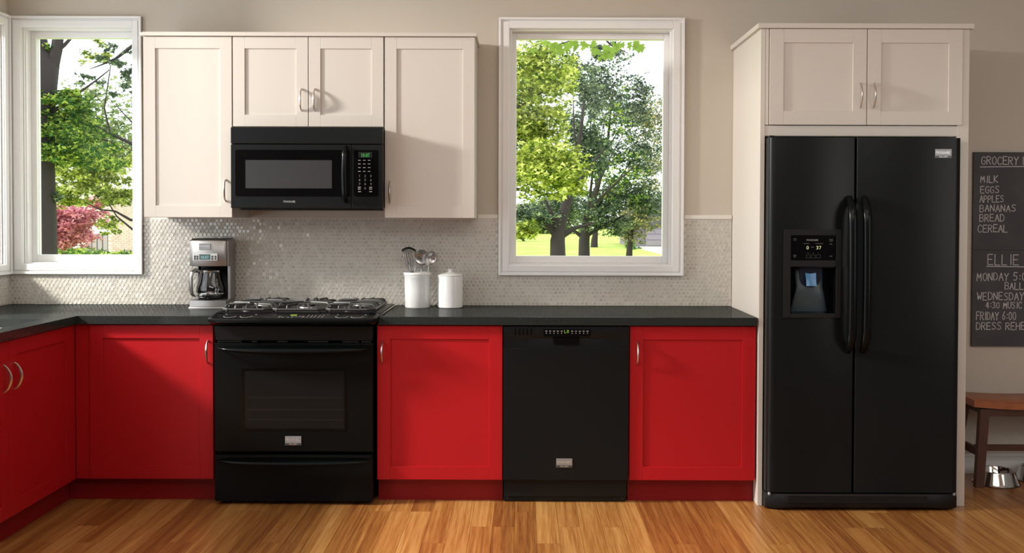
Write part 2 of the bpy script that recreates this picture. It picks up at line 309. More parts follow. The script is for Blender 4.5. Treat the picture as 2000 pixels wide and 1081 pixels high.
# windows: local frame, x across, z up, room side is -y
def window(name, label, x0, x1, z0, z1, loc, rz, cl, cr):
    t = sempty(name, label, 'window', loc, rz)
    c = MB(); ct, cb = 0.061, 0.056
    for k, (pr, i0, i1) in enumerate(((0.014, 0.0, 1.0), (0.022, 0.05, 0.62), (0.027, 0.78, 1.0))):   # stepped casing profile
        L0, L1, R0, R1 = x0 - cl*i1, x0 - cl*i0, x1 + cr*i0, x1 + cr*i1; T0, T1, B0, B1 = z1 + ct*i0, z1 + ct*i1, z0 - cb*i1, z0 - cb*i0
        c.box(L0, L1, -pr, -0.0008, B0, T1, bev=0.002); c.box(R0, R1, -pr, -0.0008, B0, T1, bev=0.002)
        c.box(L1, R0, -pr, -0.0008, T0, T1, bev=0.002); c.box(L1, R0, -pr, -0.0008, B0, B1, bev=0.002)
    c.build('window_casing', 'white', t)
    j = MB(); q = 0.006
    j.box(x0+0.0005, x0+q, 0, 0.155, z0, z1); j.box(x1-q, x1-0.0005, 0, 0.155, z0, z1); j.box(x0+q, x1-q, 0, 0.155, z1-q, z1-0.0005); j.box(x0+q, x1-q, 0, 0.155, z0+0.0005, z0+q)
    j.box(x0+q, x0+q+0.006, 0.012, 0.022, z0+q, z1-q); j.box(x1-q-0.006, x1-q, 0.012, 0.022, z0+q, z1-q)
    j.build('window_jamb', 'white', t)
    s = MB(); sw, st, sb = 0.030, 0.034, 0.040; a0, a1, c0, c1 = x0+q, x1-q, z0+q, z1-q
    s.box(a0, a0+sw, 0.075, 0.125, c0, c1, bev=0.003); s.box(a1-sw, a1, 0.075, 0.125, c0, c1, bev=0.003)
    s.box(a0+sw, a1-sw, 0.075, 0.125, c1-st, c1, bev=0.003); s.box(a0+sw, a1-sw, 0.075, 0.125, c0, c0+sb, bev=0.003)
    s.build('window_frame', 'white', t)
    bx('pane', 'pane', t, a0+sw, a1-sw, 0.098, 0.102, c0+sb, c1-st)
    return t
window('window_1', 'white cased corner window left of the upper cabinets with pink tree outside', *W1, (0, 0, 0), 0, 0.073, 0.050)
window('window_2', 'white cased window right of the upper cabinets with leafy trees outside', *W2, (0, 0, 0), 0, 0.060, 0.065)
# left wall window (seen edge-on at the far left)
window('window_3', 'white cased side window seen edge-on at the far left edge', -0.60, -0.085, 1.136, 2.416, (XL, 0, 0), R(90), 0.06, 0.058)

bb = MB()
bb.box(2.150, XR-0.002, -0.014, -0.0005, 0.001, 0.095, bev=0.002); bb.box(2.150, XR-0.002, -0.009, -0.0005, 0.095, 0.112, bev=0.002)
struct(bb.build('baseboard_back', 'white'), 'white baseboard along the back wall right of the refrigerator', 'baseboard')
tr = MB()
for a, b_ in ((-0.243, -0.132), (0.880, 1.140)): tr.box(a, b_, -0.013, -0.0005, 1.388, 1.411, bev=0.003)
struct(tr.build('trim_1', 'grout'), 'pale cap trim along the top of the tile backsplash', 'trim')

# penny-round backsplash (tiles ~8 px: real geometry, joined)
def penny(rects, skip, name, parent, left=False, seed=1):
    rn = random.Random(seed); vs = []; fs = []; p = 0.0225; n = 12
    cs = [(math.cos(2*math.pi*k/n), math.sin(2*math.pi*k/n)) for k in range(n)]
    u0, u1, z0, z1 = rects; row = 0; z = z0 + p*0.45
    while z < z1:
        u = u0 + p*0.5 + (p/2 if row % 2 else 0)
        while u < u1:
            if not any(a-0.004 < u < b_+0.004 and c-0.004 < z < d+0.004 for a, b_, c, d in skip):
                tx, tz = rn.gauss(0, 0.03), rn.gauss(0, 0.03); i0 = len(vs); h = rn.uniform(-0.0002, 0.0002)
                for r, d in ((0.0104, 0.0), (0.0102, 0.0024), (0.0094, 0.0035), (0.0082, 0.0020)):
                    for cx, cz in cs:
                        dx, dz = cx*r, cz*r; dd = d + (tx*dx + tz*dz + h if d else 0) + 0.003
                        vs.append((XL + dd, u+dx, z+dz) if left else (u+dx, -dd, z+dz))
                for rg in range(3):
                    for k in range(n):
                        a = i0+rg*n+k; b_ = i0+rg*n+(k+1) % n; fs.append((a, b_, b_+n, a+n))
                fs.append(tuple(i0+3*n+k for k in range(n)))
            u += p
        z += p*0.866; row += 1
    o = raw(name, vs, fs, 'tile', parent, 'stuff'); bm = bmesh.new(); bm.from_mesh(o.data); bmesh.ops.recalc_face_normals(bm, faces=bm.faces); bm.to_mesh(o.data); bm.free()
    o.data.materials.append(M['tilerim'])
    for pl in o.data.polygons: pl.use_smooth = len(pl.vertices) == 4; pl.material_index = 1 if pl.use_smooth else 0
    return o
ZCT = 0.914
cas1 = (-2.79, -2.062, 1.078, 2.5); cas2 = (-0.132, 0.878, 1.078, 2.5)
bs = MB(); wall_with_holes(bs, XL+0.003, 1.139, ZCT+0.001, 1.388, [(-2.785, -2.062, 1.078, 1.388), (-0.132, 0.878, 1.078, 1.388)], lambda a, b_, c, d: bs.box(a, b_, -0.003, -0.0003, c, d))
bs.build('grout_bed', 'grout', wall_back)
penny((XL+0.004, 1.136, ZCT+0.002, 1.382), [cas1, cas2], 'penny_tiles', wall_back)
bs = MB().box(XL+0.0003, XL+0.003, -0.70, -0.003, ZCT+0.001, 1.078); bs.build('grout_bed', 'grout', wall_left)
penny((-0.69, -0.008, ZCT+0.002, 1.076), [], 'penny_tiles', wall_left, True, 5)

# ------------------------------------------------------------------ cabinets
def bow_handle(parent, x, z, y, h=0.112, prot=0.030, m='steel'):
    pts = []; rad = []
    n = 16
    for i in range(n+1):
        t = i/n; pts.append((x, y - 0.0005 - prot*math.sin(math.pi*t)**0.62, z + h*(0.5-t))); rad.append(0.0048 + 0.0042*math.sin(math.pi*t))
    return MB().tube(pts, rad, 10, flat=0.62, up=(1, 0, 0)).build('handle', m, parent, True)
def shaker(parent, x0, x1, z0, z1, yf, m, rail=0.062, th=0.019, handle=None, hl=0.112):
    f = MB(); s = 0.0012
    f.box(x0, x0+rail, yf, yf+th, z0, z1, bev=s); f.box(x1-rail, x1, yf, yf+th, z0, z1, bev=s)
    f.box(x0+rail, x1-rail, yf+0.0002, yf+th, z1-rail, z1, bev=s); f.box(x0+rail, x1-rail, yf+0.0002, yf+th, z0, z0+rail, bev=s)
    d = f.build('door', m, parent)
    bx('door_panel', m, d, x0+rail-0.003, x1-rail+0.003, yf+0.0075, yf+th-0.001, z0+rail-0.003, z1-rail+0.003)
    if handle: bow_handle(d, handle[0], handle[1], yf, hl)
    return d
YU = -0.33
def upper(label, x0, x1, z0, z1, doors, group):
    t = thing('upper_cabinet', label, 'cabinet', ((x0+x1)/2, 0, z0), group=group); cx = (x0+x1)/2
    bx('cabinet_body', 'cream', t, x0-cx, x1-cx, -0.002, YU+0.022, 0, z1-z0, bev=0.001)
    for a, b_, h in doors: shaker(t, a-cx, b_-cx, 0.0015, z1-z0-0.0015, YU, M['cream'], 0.060, handle=(h[0]-cx, h[1]-z0))
    return t
UT = gz(74, YU); UB = gz(427, YU); MT = gz(249.5, YU)
g = 'cream upper cabinets'
upper('tall cream upper cabinet left of the microwave beside the corner window', gx(281, YU), gx(454, YU)-0.001, UB, UT, [(gx(281.5, YU), gx(453.3, YU), (gx(441, YU), gz(374, YU)))], g)
upper('short cream two-door upper cabinet above the microwave', gx(455, YU), gx(749.5, YU), MT, UT, [(gx(455.7, YU), gx(601.8, YU), (gx(589, YU), gz(197, YU))), (gx(603.2, YU), gx(748.8, YU), (gx(615, YU), gz(197, YU)))], g)
upper('tall cream upper cabinet right of the microwave with shadow across its door', gx(751, YU), gx(927, YU), UB, UT, [(gx(751.6, YU), gx(926.4, YU), (gx(762, YU), gz(376, YU)))], g)
cm = MB().box(gx(277, YU), gx(931, YU), YU-0.014, -0.002, UT+0.0005, UT+0.0175, bev=0.002)
cm.box(gx(280, YU), gx(929, YU), YU-0.004, -0.002, UT+0.0175, UT+0.022, bev=0.001)
tag(cm.build('cabinet_moulding', 'cream'), 'long thin cream moulding capping the upper cabinets', 'moulding')

YB, YK = -0.62, -0.552
BT, BB = 0.872, gz(941, YB)
def base(label, x0, x1, doors, loc=None, rz=0, kick=None, group='red base cabinets', filler=None, y_side=0):
    t = thing('base_cabinet', label, 'cabinet', loc or (0, 0, 0), rz, group=group)
    bx('cabinet_body', 'red', t, x0, x1, -0.004, YB+0.021, BB, BT, bev=0.001)
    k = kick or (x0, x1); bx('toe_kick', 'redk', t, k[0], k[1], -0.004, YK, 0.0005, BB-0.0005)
    for a, b_, h in doors: shaker(t, a, b_, BB+0.001, 0.868, YB, M['red'], 0.065, handle=h)
    if filler: bx('filler_strip', 'red', t, filler[0], filler[1], YB+0.0205, YB+0.006, BB, 0.870)
    return t
hz = gz(690, YB)
base('red corner base cabinet left of the black range, lit across its upper right', -2.150, gx(416, YB), [(gx(173, YB), gx(415, YB), (gx(405.5, YB), hz))], kick=(-2.2295, gx(416, YB)), filler=(-2.1685, gx(172, YB)))
base('red single-door base cabinet between the range and the dishwasher', gx(735.5, YB), gx(982.5, YB), [(gx(736.5, YB), gx(981.8, YB), (gx(747, YB), hz))])
base('red single-door base cabinet between the dishwasher and the refrigerator panel', gx(1230.5, YB), 1.139, [(gx(1231.5, YB), 1.134, (gx(1246, YB), hz))])
# left leg, its face looks to +x: local x -> world y
xleg = 0.625                                           # face plane of the left run
def dleg(px): return 1990*(2.79-xleg)/(1020-px) + CAMY       # y on the left run's face
yd0 = dleg(138.5); yd1 = dleg(14.5)
def carc_open(label, y0, y1, doors, filler):
    t = thing('base_cabinet', label, 'cabinet', (XL, 0, 0), R(90), group='red base cabinets')
    b = MB(); b.box(y0, y0+0.018, -0.004, -xleg+0.021, BB, BT); b.box(y1-0.018, y1, -0.004, -xleg+0.021, BB, BT)
    b.box(y0+0.018, y1-0.018, -0.004, -xleg+0.021, BB, BB+0.018); b.box(y0+0.018, y1-0.018, -0.004, -0.016, BB+0.018, BT)
    b.box(y0+0.018, y1-0.018, -xleg+0.021, -xleg+0.040, BT-0.05, BT); b.build('cabinet_body', 'red', t)
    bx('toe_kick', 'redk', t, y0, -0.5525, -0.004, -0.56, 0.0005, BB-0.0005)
    for a, c, h in doors: shaker(t, a, c, BB+0.001, 0.868, -xleg, M['red'], 0.065, handle=h)
    bx('filler_strip', 'red', t, filler[0], filler[1], -xleg+0.0205, -xleg+0.004, BB, 0.870)
    return t
dw = yd0 - yd1
carc_open('red two-door sink base cabinet running along the left edge', yd1-0.002-dw-0.01, yd0+0.003, [(yd1+0.001, yd0, (yd1+0.045, gz(690, YB)-0.025)), (yd1-0.002-dw, yd1-0.002, (yd1-0.045, gz(690, YB)-0.025))], (yd0+0.002, -0.6205))

# worktops
def slab(mb, x0, x1, y0, y1, b=0.003): mb.box(x0, x1, y0, y1, 0.8745, ZCT, bev=b)
YC = -0.645; XC = gx(150, YC)
SX0, SX1, SY1, SY0 = -2.64, -2.235, -0.812, -1.55
ct = MB(); slab(ct, XL+0.004, -1.5010, YC, -0.004, 0.0)
ct.box(XL+0.004, XC, SY1, YC, 0.8745, ZCT); ct.box(XL+0.004, SX0, SY0, SY1, 0.8745, ZCT); ct.box(SX1, XC, SY0, SY1, 0.8745, ZCT); ct.box(XL+0.004, XC, -2.3, SY0, 0.8745, ZCT)
bmesh.ops.remove_doubles(ct.b, verts=ct.b.verts, dist=1e-5)
tag(ct.build('worktop', 'counter'), 'L-shaped dark granite worktop wrapping the left corner with sink cutout', 'worktop', 'dark granite worktops')
ct = MB(); slab(ct, -0.6915, gx(1480, YC), YC, -0.004, 0.002)
tag(ct.build('worktop', 'counter'), 'straight dark granite worktop between the range and the refrigerator panel', 'worktop', 'dark granite worktops')
sk = MB(); a = 0.012
sk.box(SX0-a, SX0, SY0-a, SY1+a, 0.70, 0.8735); sk.box(SX1, SX1+a, SY0-a, SY1+a, 0.70, 0.8735); sk.box(SX0, SX1, SY1, SY1+a, 0.70, 0.8735); sk.box(SX0, SX1, SY0-a, SY0, 0.70, 0.8735); sk.box(SX0, SX1, SY0, SY1, 0.70, 0.712)
t = thing('kitchen_sink', 'white undermount sink set in the left worktop', 'sink', ((SX0+SX1)/2, (SY0+SY1)/2, 0.70))
o = sk.build('basin', 'sinkm', t); o.location = (-(SX0+SX1)/2, -(SY0+SY1)/2, -0.70)
MB().lathe([(0.045, 0.0125), (0.045, 0.0145), (0.036, 0.0150), (0.030, 0.0130)], n=24).build('drain', 'chrome', t, True)

# ------------------------------------------------------------------ refrigerator surround
YP = -0.64; FZ = gz(46.5, YP)
t = thing('refrigerator_cabinet', 'tall cream refrigerator surround with side panels and two doors on top', 'cabinet', (1.64, 0, 0)); cx = 1.64
bx('side_panel', 'cream', t, 1.143-cx, 1.1655-cx, YP, -0.002, 0.0005, FZ-0.0245, bev=0.0015)
bx('side_panel', 'cream', t, 2.090-cx, 2.146-cx, YP, -0.002, 0.0005, FZ-0.0245, bev=0.0015)
zt, zb = gz(56.5, YP), gz(243, YP)
bx('cabinet_body', 'cream', t, 1.166-cx, 2.0895-cx, YP+0.021, -0.002, gz(267, YP)+0.004, FZ-0.0245)
bx('rail', 'cream', t, 1.166-cx, 2.0895-cx, YP+0.0205, YP+0.003, gz(266, YP)+0.004, gz(244.5, YP), bev=0.001)
bx('stile', 'cream', t, 1.166-cx, gx(1499, YP)-cx, YP+0.0205, YP+0.001, zb, FZ-0.0245)
shaker(t, gx(1500.5, YP)-cx, gx(1688.8, YP)-cx, zb, zt-0.001, YP-0.008, M['cream'], 0.066, handle=(gx(1676, YP)-cx, gz(186, YP)), hl=0.118)
shaker(t, gx(1690.2, YP)-cx, gx(1875, YP)-cx, zb, zt-0.001, YP-0.008, M['cream'], 0.066, handle=(gx(1702, YP)-cx, gz(186, YP)), hl=0.118)
bx('crown', 'cream', t, 1.138-0.012-cx, 2.160-cx, YP-0.018, -0.002, FZ-0.024, FZ, bev=0.002)

# ------------------------------------------------------------------ badges
def badge(parent, cx, cz, y, w_, h_, sub=True):
    b = bx('badge', 'badge', parent, cx-w_/2, cx+w_/2, y-0.003, y-0.0002, cz-h_/2, cz+h_/2, bev=0.0008)
    return b
def badge_top(parent, cx, cz, y, w_, h_, sub='GALLERY'):
    b = badge(parent, cx, cz, y, w_, h_)
    bx('badge_band', 'badgedark', parent, cx-w_/2+0.001, cx+w_/2-0.001, y-0.0034, y-0.0031, cz-h_/2+0.001, cz-h_*0.25)
    lettering('badge_lettering', 'FRIGIDAIRE', cx-w_*0.45, cz-h_*0.02, y-0.0031, h_*0.24, 'badgetext', parent, wd=h_*0.035, width=w_*0.96)
    lettering('badge_lettering', sub, cx-w_*0.26, cz-h_*0.43, y-0.0035, h_*0.12, 'badgetext', parent, wd=h_*0.02, width=w_*0.52)

# ------------------------------------------------------------------ refrigerator
YR = -0.72; FX0, FX1 = 1.1690, 2.083; t = thing('refrigerator', 'tall black side-by-side refrigerator with ice dispenser', 'refrigerator', ((FX0+FX1)/2, 0, 0)); cx = (FX0+FX1)/2
ztop = gz(267.5, YR); zbot = gz(964, YR)
bx('fridge_body', 'black', t, FX0+0.004-cx, FX1-0.004-cx, -0.055, YR+0.078, 0.012, ztop-0.006, bev=0.004)
def fdoor(x0, x1, z0, z1, rl, rr, name):
    pts = []; n = 8; y1 = YR+0.072
    prof = [(x0, y1)]
    for i in range(n+1): a_ = i/n*math.pi/2; prof.append((x0+rl-rl*math.cos(a_), YR+0.030-0.030*math.sin(a_)))
    for i in range(n+1): a_ = i/n*math.pi/2; prof.append((x1-rr+rr*math.sin(a_), YR+0.030-0.030*math.cos(a_)))
    prof.append((x1, y1)); return [(p[0]-cx, p[1]) for p in prof]
xs = gx(1670.5, YR)
# dispenser opening cut out of the left door: the door is lofted in three bands
DX0, DX1 = gx(1530, YR), gx(1643, YR); DZ1, DZ0 = gz(447, YR), gz(620, YR)
CX0, CX1, CZ0, CZ1 = gx(1544.5, YR), gx(1632, YR), gz(611, YR), gz(521, YR)
ld = MB(); P = fdoor(FX0, xs-0.0022, 0, 0, 0.034, 0.006, '')
ld.prism(P, CZ1, ztop, 'z'); ld.prism(P, zbot, CZ0, 'z')
L_ = [p for p in P if p[0] < CX0-cx]; Rr = [p for p in P if p[0] > CX1-cx]
ld.prism(L_ + [(CX0-cx, YR), (CX0-cx, YR+0.072)], CZ0, CZ1, 'z'); ld.prism([(CX1-cx, YR+0.072), (CX1-cx, YR)] + Rr, CZ0, CZ1, 'z')
ld = ld.build('freezer_door', 'blackf', t, True)
rd = MB().prism(fdoor(xs+0.0022, FX1, 0, 0, 0.006, 0.034, ''), zbot, ztop, 'z').build('fresh_food_door', 'blackf', t, True)
def fhandle(parent, x, side):
    z1, z0 = gz(384, YR), gz(686, YR); n = 24; pts = []; rad = []
    for i in range(n+1):
        q = i/n; s_ = math.sin(math.pi*q); e = min(1, s_*3.2)**0.7
        pts.append((x-cx, YR - 0.002 - 0.052*e - 0.012*s_, z1+(z0-z1)*q)); rad.append(0.0125 + 0.006*e)
    MB().tube(pts, rad, 14, flat=1.15, up=(1, 0, 0)).build('door_handle', 'black', parent, True)
fhandle(ld, gx(1657.5, YR)+0.001, -1); fhandle(rd, gx(1686, YR), 1)
# dispenser frame
f = MB(); y0, y1 = YR-0.009, YR-0.0003
f.box(DX0-cx, gx(1544, YR)-cx, y0, y1, DZ0, DZ1, bev=0.002); f.box(gx(1633, YR)-cx, DX1-cx, y0, y1, DZ0, DZ1, bev=0.003)
f.box(gx(1544, YR)-cx, gx(1633, YR)-cx, y0, y1, gz(458.5, YR), DZ1, bev=0.002); f.box(gx(1544, YR)-cx, gx(1633, YR)-cx, y0-0.003, y1, gz(519.5, YR), gz(507.5, YR), bev=0.002); f.box(gx(1544, YR)-cx, gx(1633, YR)-cx, y0, y1, DZ0, gz(612, YR), bev=0.002)
f.build('dispenser_frame', 'blackm', ld)
bx('control_glass', 'blackg', ld, gx(1544.5, YR)-cx, gx(1632.5, YR)-cx, YR-0.006, YR-0.0005, gz(507, YR), gz(459, YR))
yy = YR-0.0062
lettering('dispenser_lettering', 'FRIGIDAIRE', gx(1575, YR)-cx, gz(469, YR), yy, 0.0065, 'print', ld, width=0.062, wd=0.0009)
lettering('dispenser_digits', '0', gx(1575, YR)-cx, gz(485.5, YR), yy, 0.014, 'amber', ld, wd=0.0017)
lettering('dispenser_digits', '37', gx(1594, YR)-cx, gz(485.5, YR), yy, 0.014, 'amber', ld, wd=0.0017)
pr = MB()
def rct(mb, x0, x1, z0, z1, y, w_=0.0006):
    strokes(mb, [((x0, z0), (x1, z0)), ((x1, z0), (x1, z1)), ((x1, z1), (x0, z1)), ((x0, z1), (x0, z0))], y, w_, 0.0003)
for q in (1574, 1584, 1594): rct(pr, gx(q, YR)-cx, gx(q+8, YR)-cx, gz(502.5, YR), gz(496.5, YR), yy); pr.box(gx(q+3.4, YR)-cx, gx(q+4.6, YR)-cx, yy-0.0003, yy, gz(494, YR), gz(493, YR))
for a_, b_, c_, d_ in ((1549, 1555, 466, 465), (1549, 1555, 469, 468.4), (1568, 1580, 475, 474.3), (1592, 1607, 475, 474.3), (1549, 1555, 498, 497), (1550, 1554, 501, 500), (1619, 1626, 467, 466), (1619, 1626, 470, 469), (1620, 1625, 499.5, 498.5), (1584, 1589, 482, 481), (1620, 1625, 476, 475)):
    pr.box(gx(a_, YR)-cx, gx(b_, YR)-cx, yy-0.0003, yy, gz(c_, YR), gz(d_, YR))
pr.build('control_print', 'printd', ld, kind='stuff')
# cavity
c = MB(); d = YR+0.070; e = 0.0015
c.loft([[(CX0-cx, YR-0.001, CZ0), (CX1-cx, YR-0.001, CZ0), (CX1-cx, YR-0.001, CZ1), (CX0-cx, YR-0.001, CZ1)], [(CX0+0.006-cx, d, CZ0+0.004), (CX1-0.006-cx, d, CZ0+0.004), (CX1-0.006-cx, d, CZ1-0.004), (CX0+0.006-cx, d, CZ1-0.004)]], cap0=False)
c.build('dispenser_recess', 'blackg', ld)
zz = lambda v: gz(v, YR); xx = lambda v: gx(v, YR)-cx; xm = xx(1587)
bk = MB()   # bell shaped back of the bay
rings = []
for py, hw, dep in ((609.5, 36, 0.060), (600, 34.5, 0.056), (585, 31.5, 0.050), (571, 28, 0.046), (560, 26, 0.048), (545, 27, 0.056), (524, 28.5, 0.064)):
    h_ = hw/sc(YR)*1.0; rings.append([(xm + h_*math.sin(q*math.pi/2), YR+dep - 0.016*math.cos(q*math.pi/2), zz(py)) for q in [k/8-1 for k in range(17)]])
bk.loft(rings, False, False, closed=False); bk.build('dispenser_back', mat('blue grey bay plastic', (0.035, 0.055, 0.065), 0.4), ld, True)
ch = [(xm + 21/sc(YR)*math.cos(R(a_)), zz(541) + 21/sc(YR)*0.95*math.sin(R(a_))) for a_ in range(180, 361, 15)]
MB().prism(ch + [(xm + 22/sc(YR), zz(521.5)), (xm - 22/sc(YR), zz(521.5))], YR+0.030, YR+0.036).build('ice_chute', mat('navy chute plastic', (0.006, 0.009, 0.022), 0.35, spec=0.3), ld)
pd = MB(); rings = []
for py, hw, dep in ((558, 10, 0.012), (551, 9.6, 0.015), (543, 9.6, 0.020), (534, 10.5, 0.028)):
    h_ = hw/sc(YR); rings.append([(xm + h_*q, YR+dep - 0.004*(q*q), zz(py)+(0.004*q*q if py == 534 else 0)) for q in (-1, -0.5, 0, 0.5, 1)] + [(xm + h_*q, YR+dep+0.004, zz(py)) for q in (1, 0, -1)])
pd.loft(rings); pd.build('dispenser_paddle', mat('lit blue paddle', (0.05, 0.14, 0.25), 0.25, emit=(0.10, 0.32, 0.62), es=0.16), ld, True)
bl = bpy.data.lights.new('dispenser_light', 'POINT'); bo = bpy.data.objects.new('dispenser_light', bl); col.objects.link(bo); bl.energy = 0.05; bl.color = (0.25, 0.6, 1.0); bl.shadow_soft_size = 0.006
bo.location = (gx(1587, YR), YR+0.040, gz(527, YR))
badge_top(rd, xx(1840.5), gz(298, YR), YR-0.0002, 0.078, 0.042)
# hinge cap and base grille
bx('hinge_cover', 'blackm', t, FX0+0.006-cx, FX0+0.030-cx, YR+0.030, YR+0.078, ztop+0.0005, ztop+0.012, bev=0.003)
gr = MB(); gz1, gz0 = zbot-0.003, 0.006; n = 14; rings = []
for q in range(n+1):
    u = q/n; x = FX0-0.001 + (FX1-FX0+0.002)*u; ed = max(0, 1-min(u, 1-u)*11); yf = YR-0.004+0.035*ed**2; lo = gz0 + 0.010*(1-max(0, 1-min(u, 1-u)*7))
    rings.append([(x-cx, yf, gz1-0.004), (x-cx, yf-0.008, gz1-0.022), (x-cx, yf-0.008, lo+0.012), (x-cx, yf, lo), (x-cx, YR+0.09, lo), (x-cx, YR+0.09, gz1-0.004)])
gr.loft(rings); gro = gr.build('base_grille', 'blackm', t, True)
sx0, sx1 = gx(1540, YR)-cx, gx(1815, YR)-cx
bx('grille_slot', 'dark', gro, sx0, sx1, YR-0.0128, YR-0.010, gz(983, YR), gz(967, YR)+0.0005)
for k in range(4):
    z = gz(970+4*k, YR); bx('grille_slat', 'blackm', gro, sx0, sx1, YR-0.016, YR-0.0125, z-0.0022, z+0.0022, bev=0.0008)
for x in (FX0+0.016, FX1-0.016): MB().lathe([(0.007, 0), (0.008, 0.004), (0.008, 0.010), (0.005, 0.014)], (x-cx, YR+0.014, zbot-0.0155), 12).build('hinge_pin', 'badge', t, True)

# ------------------------------------------------------------------ range
YG = -0.655; RX0, RX1 = gx(417, YG), gx(728.5, YG); cx = (RX0+RX1)/2; t = thing('gas_range', 'black slide-in gas range with oven and storage drawer', 'range', (cx, 0, 0))
xx = lambda v: gx(v, YG)-cx; zz = lambda v: gz(v, YG)
bx('range_body', 'black', t, RX0+0.004-cx, RX1-0.004-cx, -0.03, YG+0.045, 0.020, 0.872, bev=0.003)
ap = MB(); ap.loft([[(xx(417.5), YG+0.0, zz(640)), (xx(728), YG, zz(640)), (xx(728), YG+0.044, zz(640)), (xx(417.5), YG+0.044, zz(640))], [(xx(420), YG+0.004, zz(667)), (xx(727), YG+0.004, zz(667)), (xx(727), YG+0.044, zz(667)), (xx(420), YG+0.044, zz(667))]])
ap.build('front_apron', 'blackf', t)
for a_, b_ in ((423, 470), (490, 500), (540, 560), (600, 640), (668, 700), (705, 724)): bx('vent_slot', 'blackm', t, xx(a_), xx(b_), YG+0.010, YG+0.030, zz(671.5), zz(668.5))
od = bx('oven_door', 'black', t, xx(417.8), xx(728.2), YG, YG+0.044, zz(886), zz(673), bev=0.003)
# oven window : recessed frame
f = MB(); y0, y1 = YG-0.0025, YG-0.0002
f.box(xx(471), xx(674.5), y0, y1, zz(727), zz(722.5)); f.box(xx(471), xx(674.5), y0, y1, zz(844), zz(840)); f.box(xx(471), xx(475.5), y0, y1, zz(840), zz(727)); f.box(xx(671.5), xx(674.5), y0, y1, zz(840), zz(727))
f.build('window_bezel', 'blackg', od)
bx('oven_window', 'ovenw', od, xx(475.5), xx(671.5), YG-0.0012, YG-0.0001, zz(840), zz(727))
rkm = mat('faint rack', (0.022, 0.022, 0.022), 0.4)
for py in (779, 803, 823): bx('rack_bar', rkm, od, xx(482), xx(668), YG-0.0015, YG-0.0012, zz(py+0.5), zz(py))
def oven_handle(parent, px0, px1, pyc, prot, r):
    n = 28; pts = []; rad = []
    for i in range(n+1):
        q = i/n; s_ = math.sin(math.pi*q); e = min(1, s_*4)**0.6
        pts.append((xx(px0)+(xx(px1)-xx(px0))*q, YG-0.002-prot*e - 0.012*s_, zz(pyc) - 0.010*s_**0.8 + 0.004)); rad.append(r*(0.20+0.92*s_**0.55))
    MB().tube(pts, rad, 12, flat=0.85, up=(0, 0, 1)).build('handle', 'black', parent, True)
oven_handle(od, 424, 722, 684, 0.036, 0.0165)
badge_top(od, xx(572), zz(864.5), YG, 0.078, 0.044)
dr = bx('drawer', 'black', t, xx(417.8), xx(727.5), YG, YG+0.044, zz(984), zz(893), bev=0.003)
lipd = bx('drawer_lip', 'black', dr, xx(420), xx(725), YG-0.006, YG-0.0002, zz(898), zz(894), bev=0.002)
oven_handle(dr, 422, 724, 905, 0.026, 0.0140)
bx('foot', 'blackm', t, xx(424), xx(434), YG+0.06, YG+0.09, 0.0005, 0.020); bx('foot', 'blackm', t, xx(712), xx(722), YG+0.06, YG+0.09, 0.0005, 0.020)
# control panel, rounded front corners, top sloping to the front
def outline(x0, x1, yb, yf, r, ins=0.0, n=8):
    x0 += ins; x1 -= ins; yf += ins; p = [(x1, yb)]
    for i in range(n+1): a_ = i/n*math.pi/2; p.append((x1-r+r*math.cos(a_), yf+r-r*math.sin(a_)))
    for i in range(n+1): a_ = i/n*math.pi/2; p.append((x0+r-r*math.sin(a_), yf+r-r*math.cos(a_)))
    p.append((x0, yb)); return p
PX0, PX1, PYB, PYF = -1.4990-cx, -0.6930-cx, -0.585, -0.742
def ztp(y, base_=0.0): return 0.9085 + (y-PYF)/(PYB-PYF)*0.0165 + base_
rings = []
for ins, zf in ((0.032, lambda y: 0.880), (0.010, lambda y: 0.884), (0.0, lambda y: 0.893), (0.0, lambda y: ztp(y, -0.004)), (0.006, lambda y: ztp(y)), (0.018, lambda y: ztp(y)), (0.024, lambda y: ztp(y, -0.003))):
    rings.append([(x, y, zf(y)) for x, y in outline(PX0, PX1, PYB, PYF, 0.058-ins*0.7, ins)])
cp = MB().loft(rings).build('control_panel', 'black', t, True)
gp = MB(); o1 = outline(PX0+0.052, PX1-0.048, PYB-0.006, PYF+0.030, 0.02)
gp.loft([[(x, y, ztp(y, -0.0028)) for x, y in o1], [(x, y, ztp(y, 0.0002)) for x, y in o1]]); gp.build('control_glass', 'panelg', cp)
# print on the sloped glass: drawn flat then laid on the slope
def on_slope(o):
    th = math.atan2(0.0165, PYB-PYF)
    for v in o.data.vertices: x, y, z = v.co; v.co = Vector((x, PYF+0.034 + z*math.cos(th), 0)); v.co.z = ztp(v.co.y, 0.0003) + (-y)
    return o
for px in (448, 480, 667, 697):
    sr = MB()
    x = gx(px, -0.67)-cx; q = [(x+0.030*math.cos(R(a_)), 0.050+0.042*math.sin(R(a_))) for a_ in range(190, 351, 20)]
    strokes(sr, list(zip(q, q[1:])), 0, 0.0022, 0.0003); on_slope(sr.build('burner_dial_arc', 'print', cp))
pt = MB(); rn = random.Random(5)
for i, px in enumerate((546, 553, 564, 571, 578, 585, 592)): 
    for zv in (0.018, 0.040): 
        if rn.random() < 0.85: pt.box(gx(px, -0.67)-cx-0.004, gx(px, -0.67)-cx+0.004, -0.0003, 0, zv, zv+0.004)
for px in (601, 608, 615): 
    for zv in (0.012, 0.030, 0.048, 0.066): pt.box(gx(px, -0.67)-cx-0.0015, gx(px, -0.67)-cx+0.0015, -0.0003, 0, zv, zv+0.006)
for px in (623, 630):
    for zv in (0.012, 0.038, 0.066): pt.box(gx(px, -0.67)-cx-0.004, gx(px, -0.67)-cx+0.003, -0.0003, 0, zv, zv+0.003)
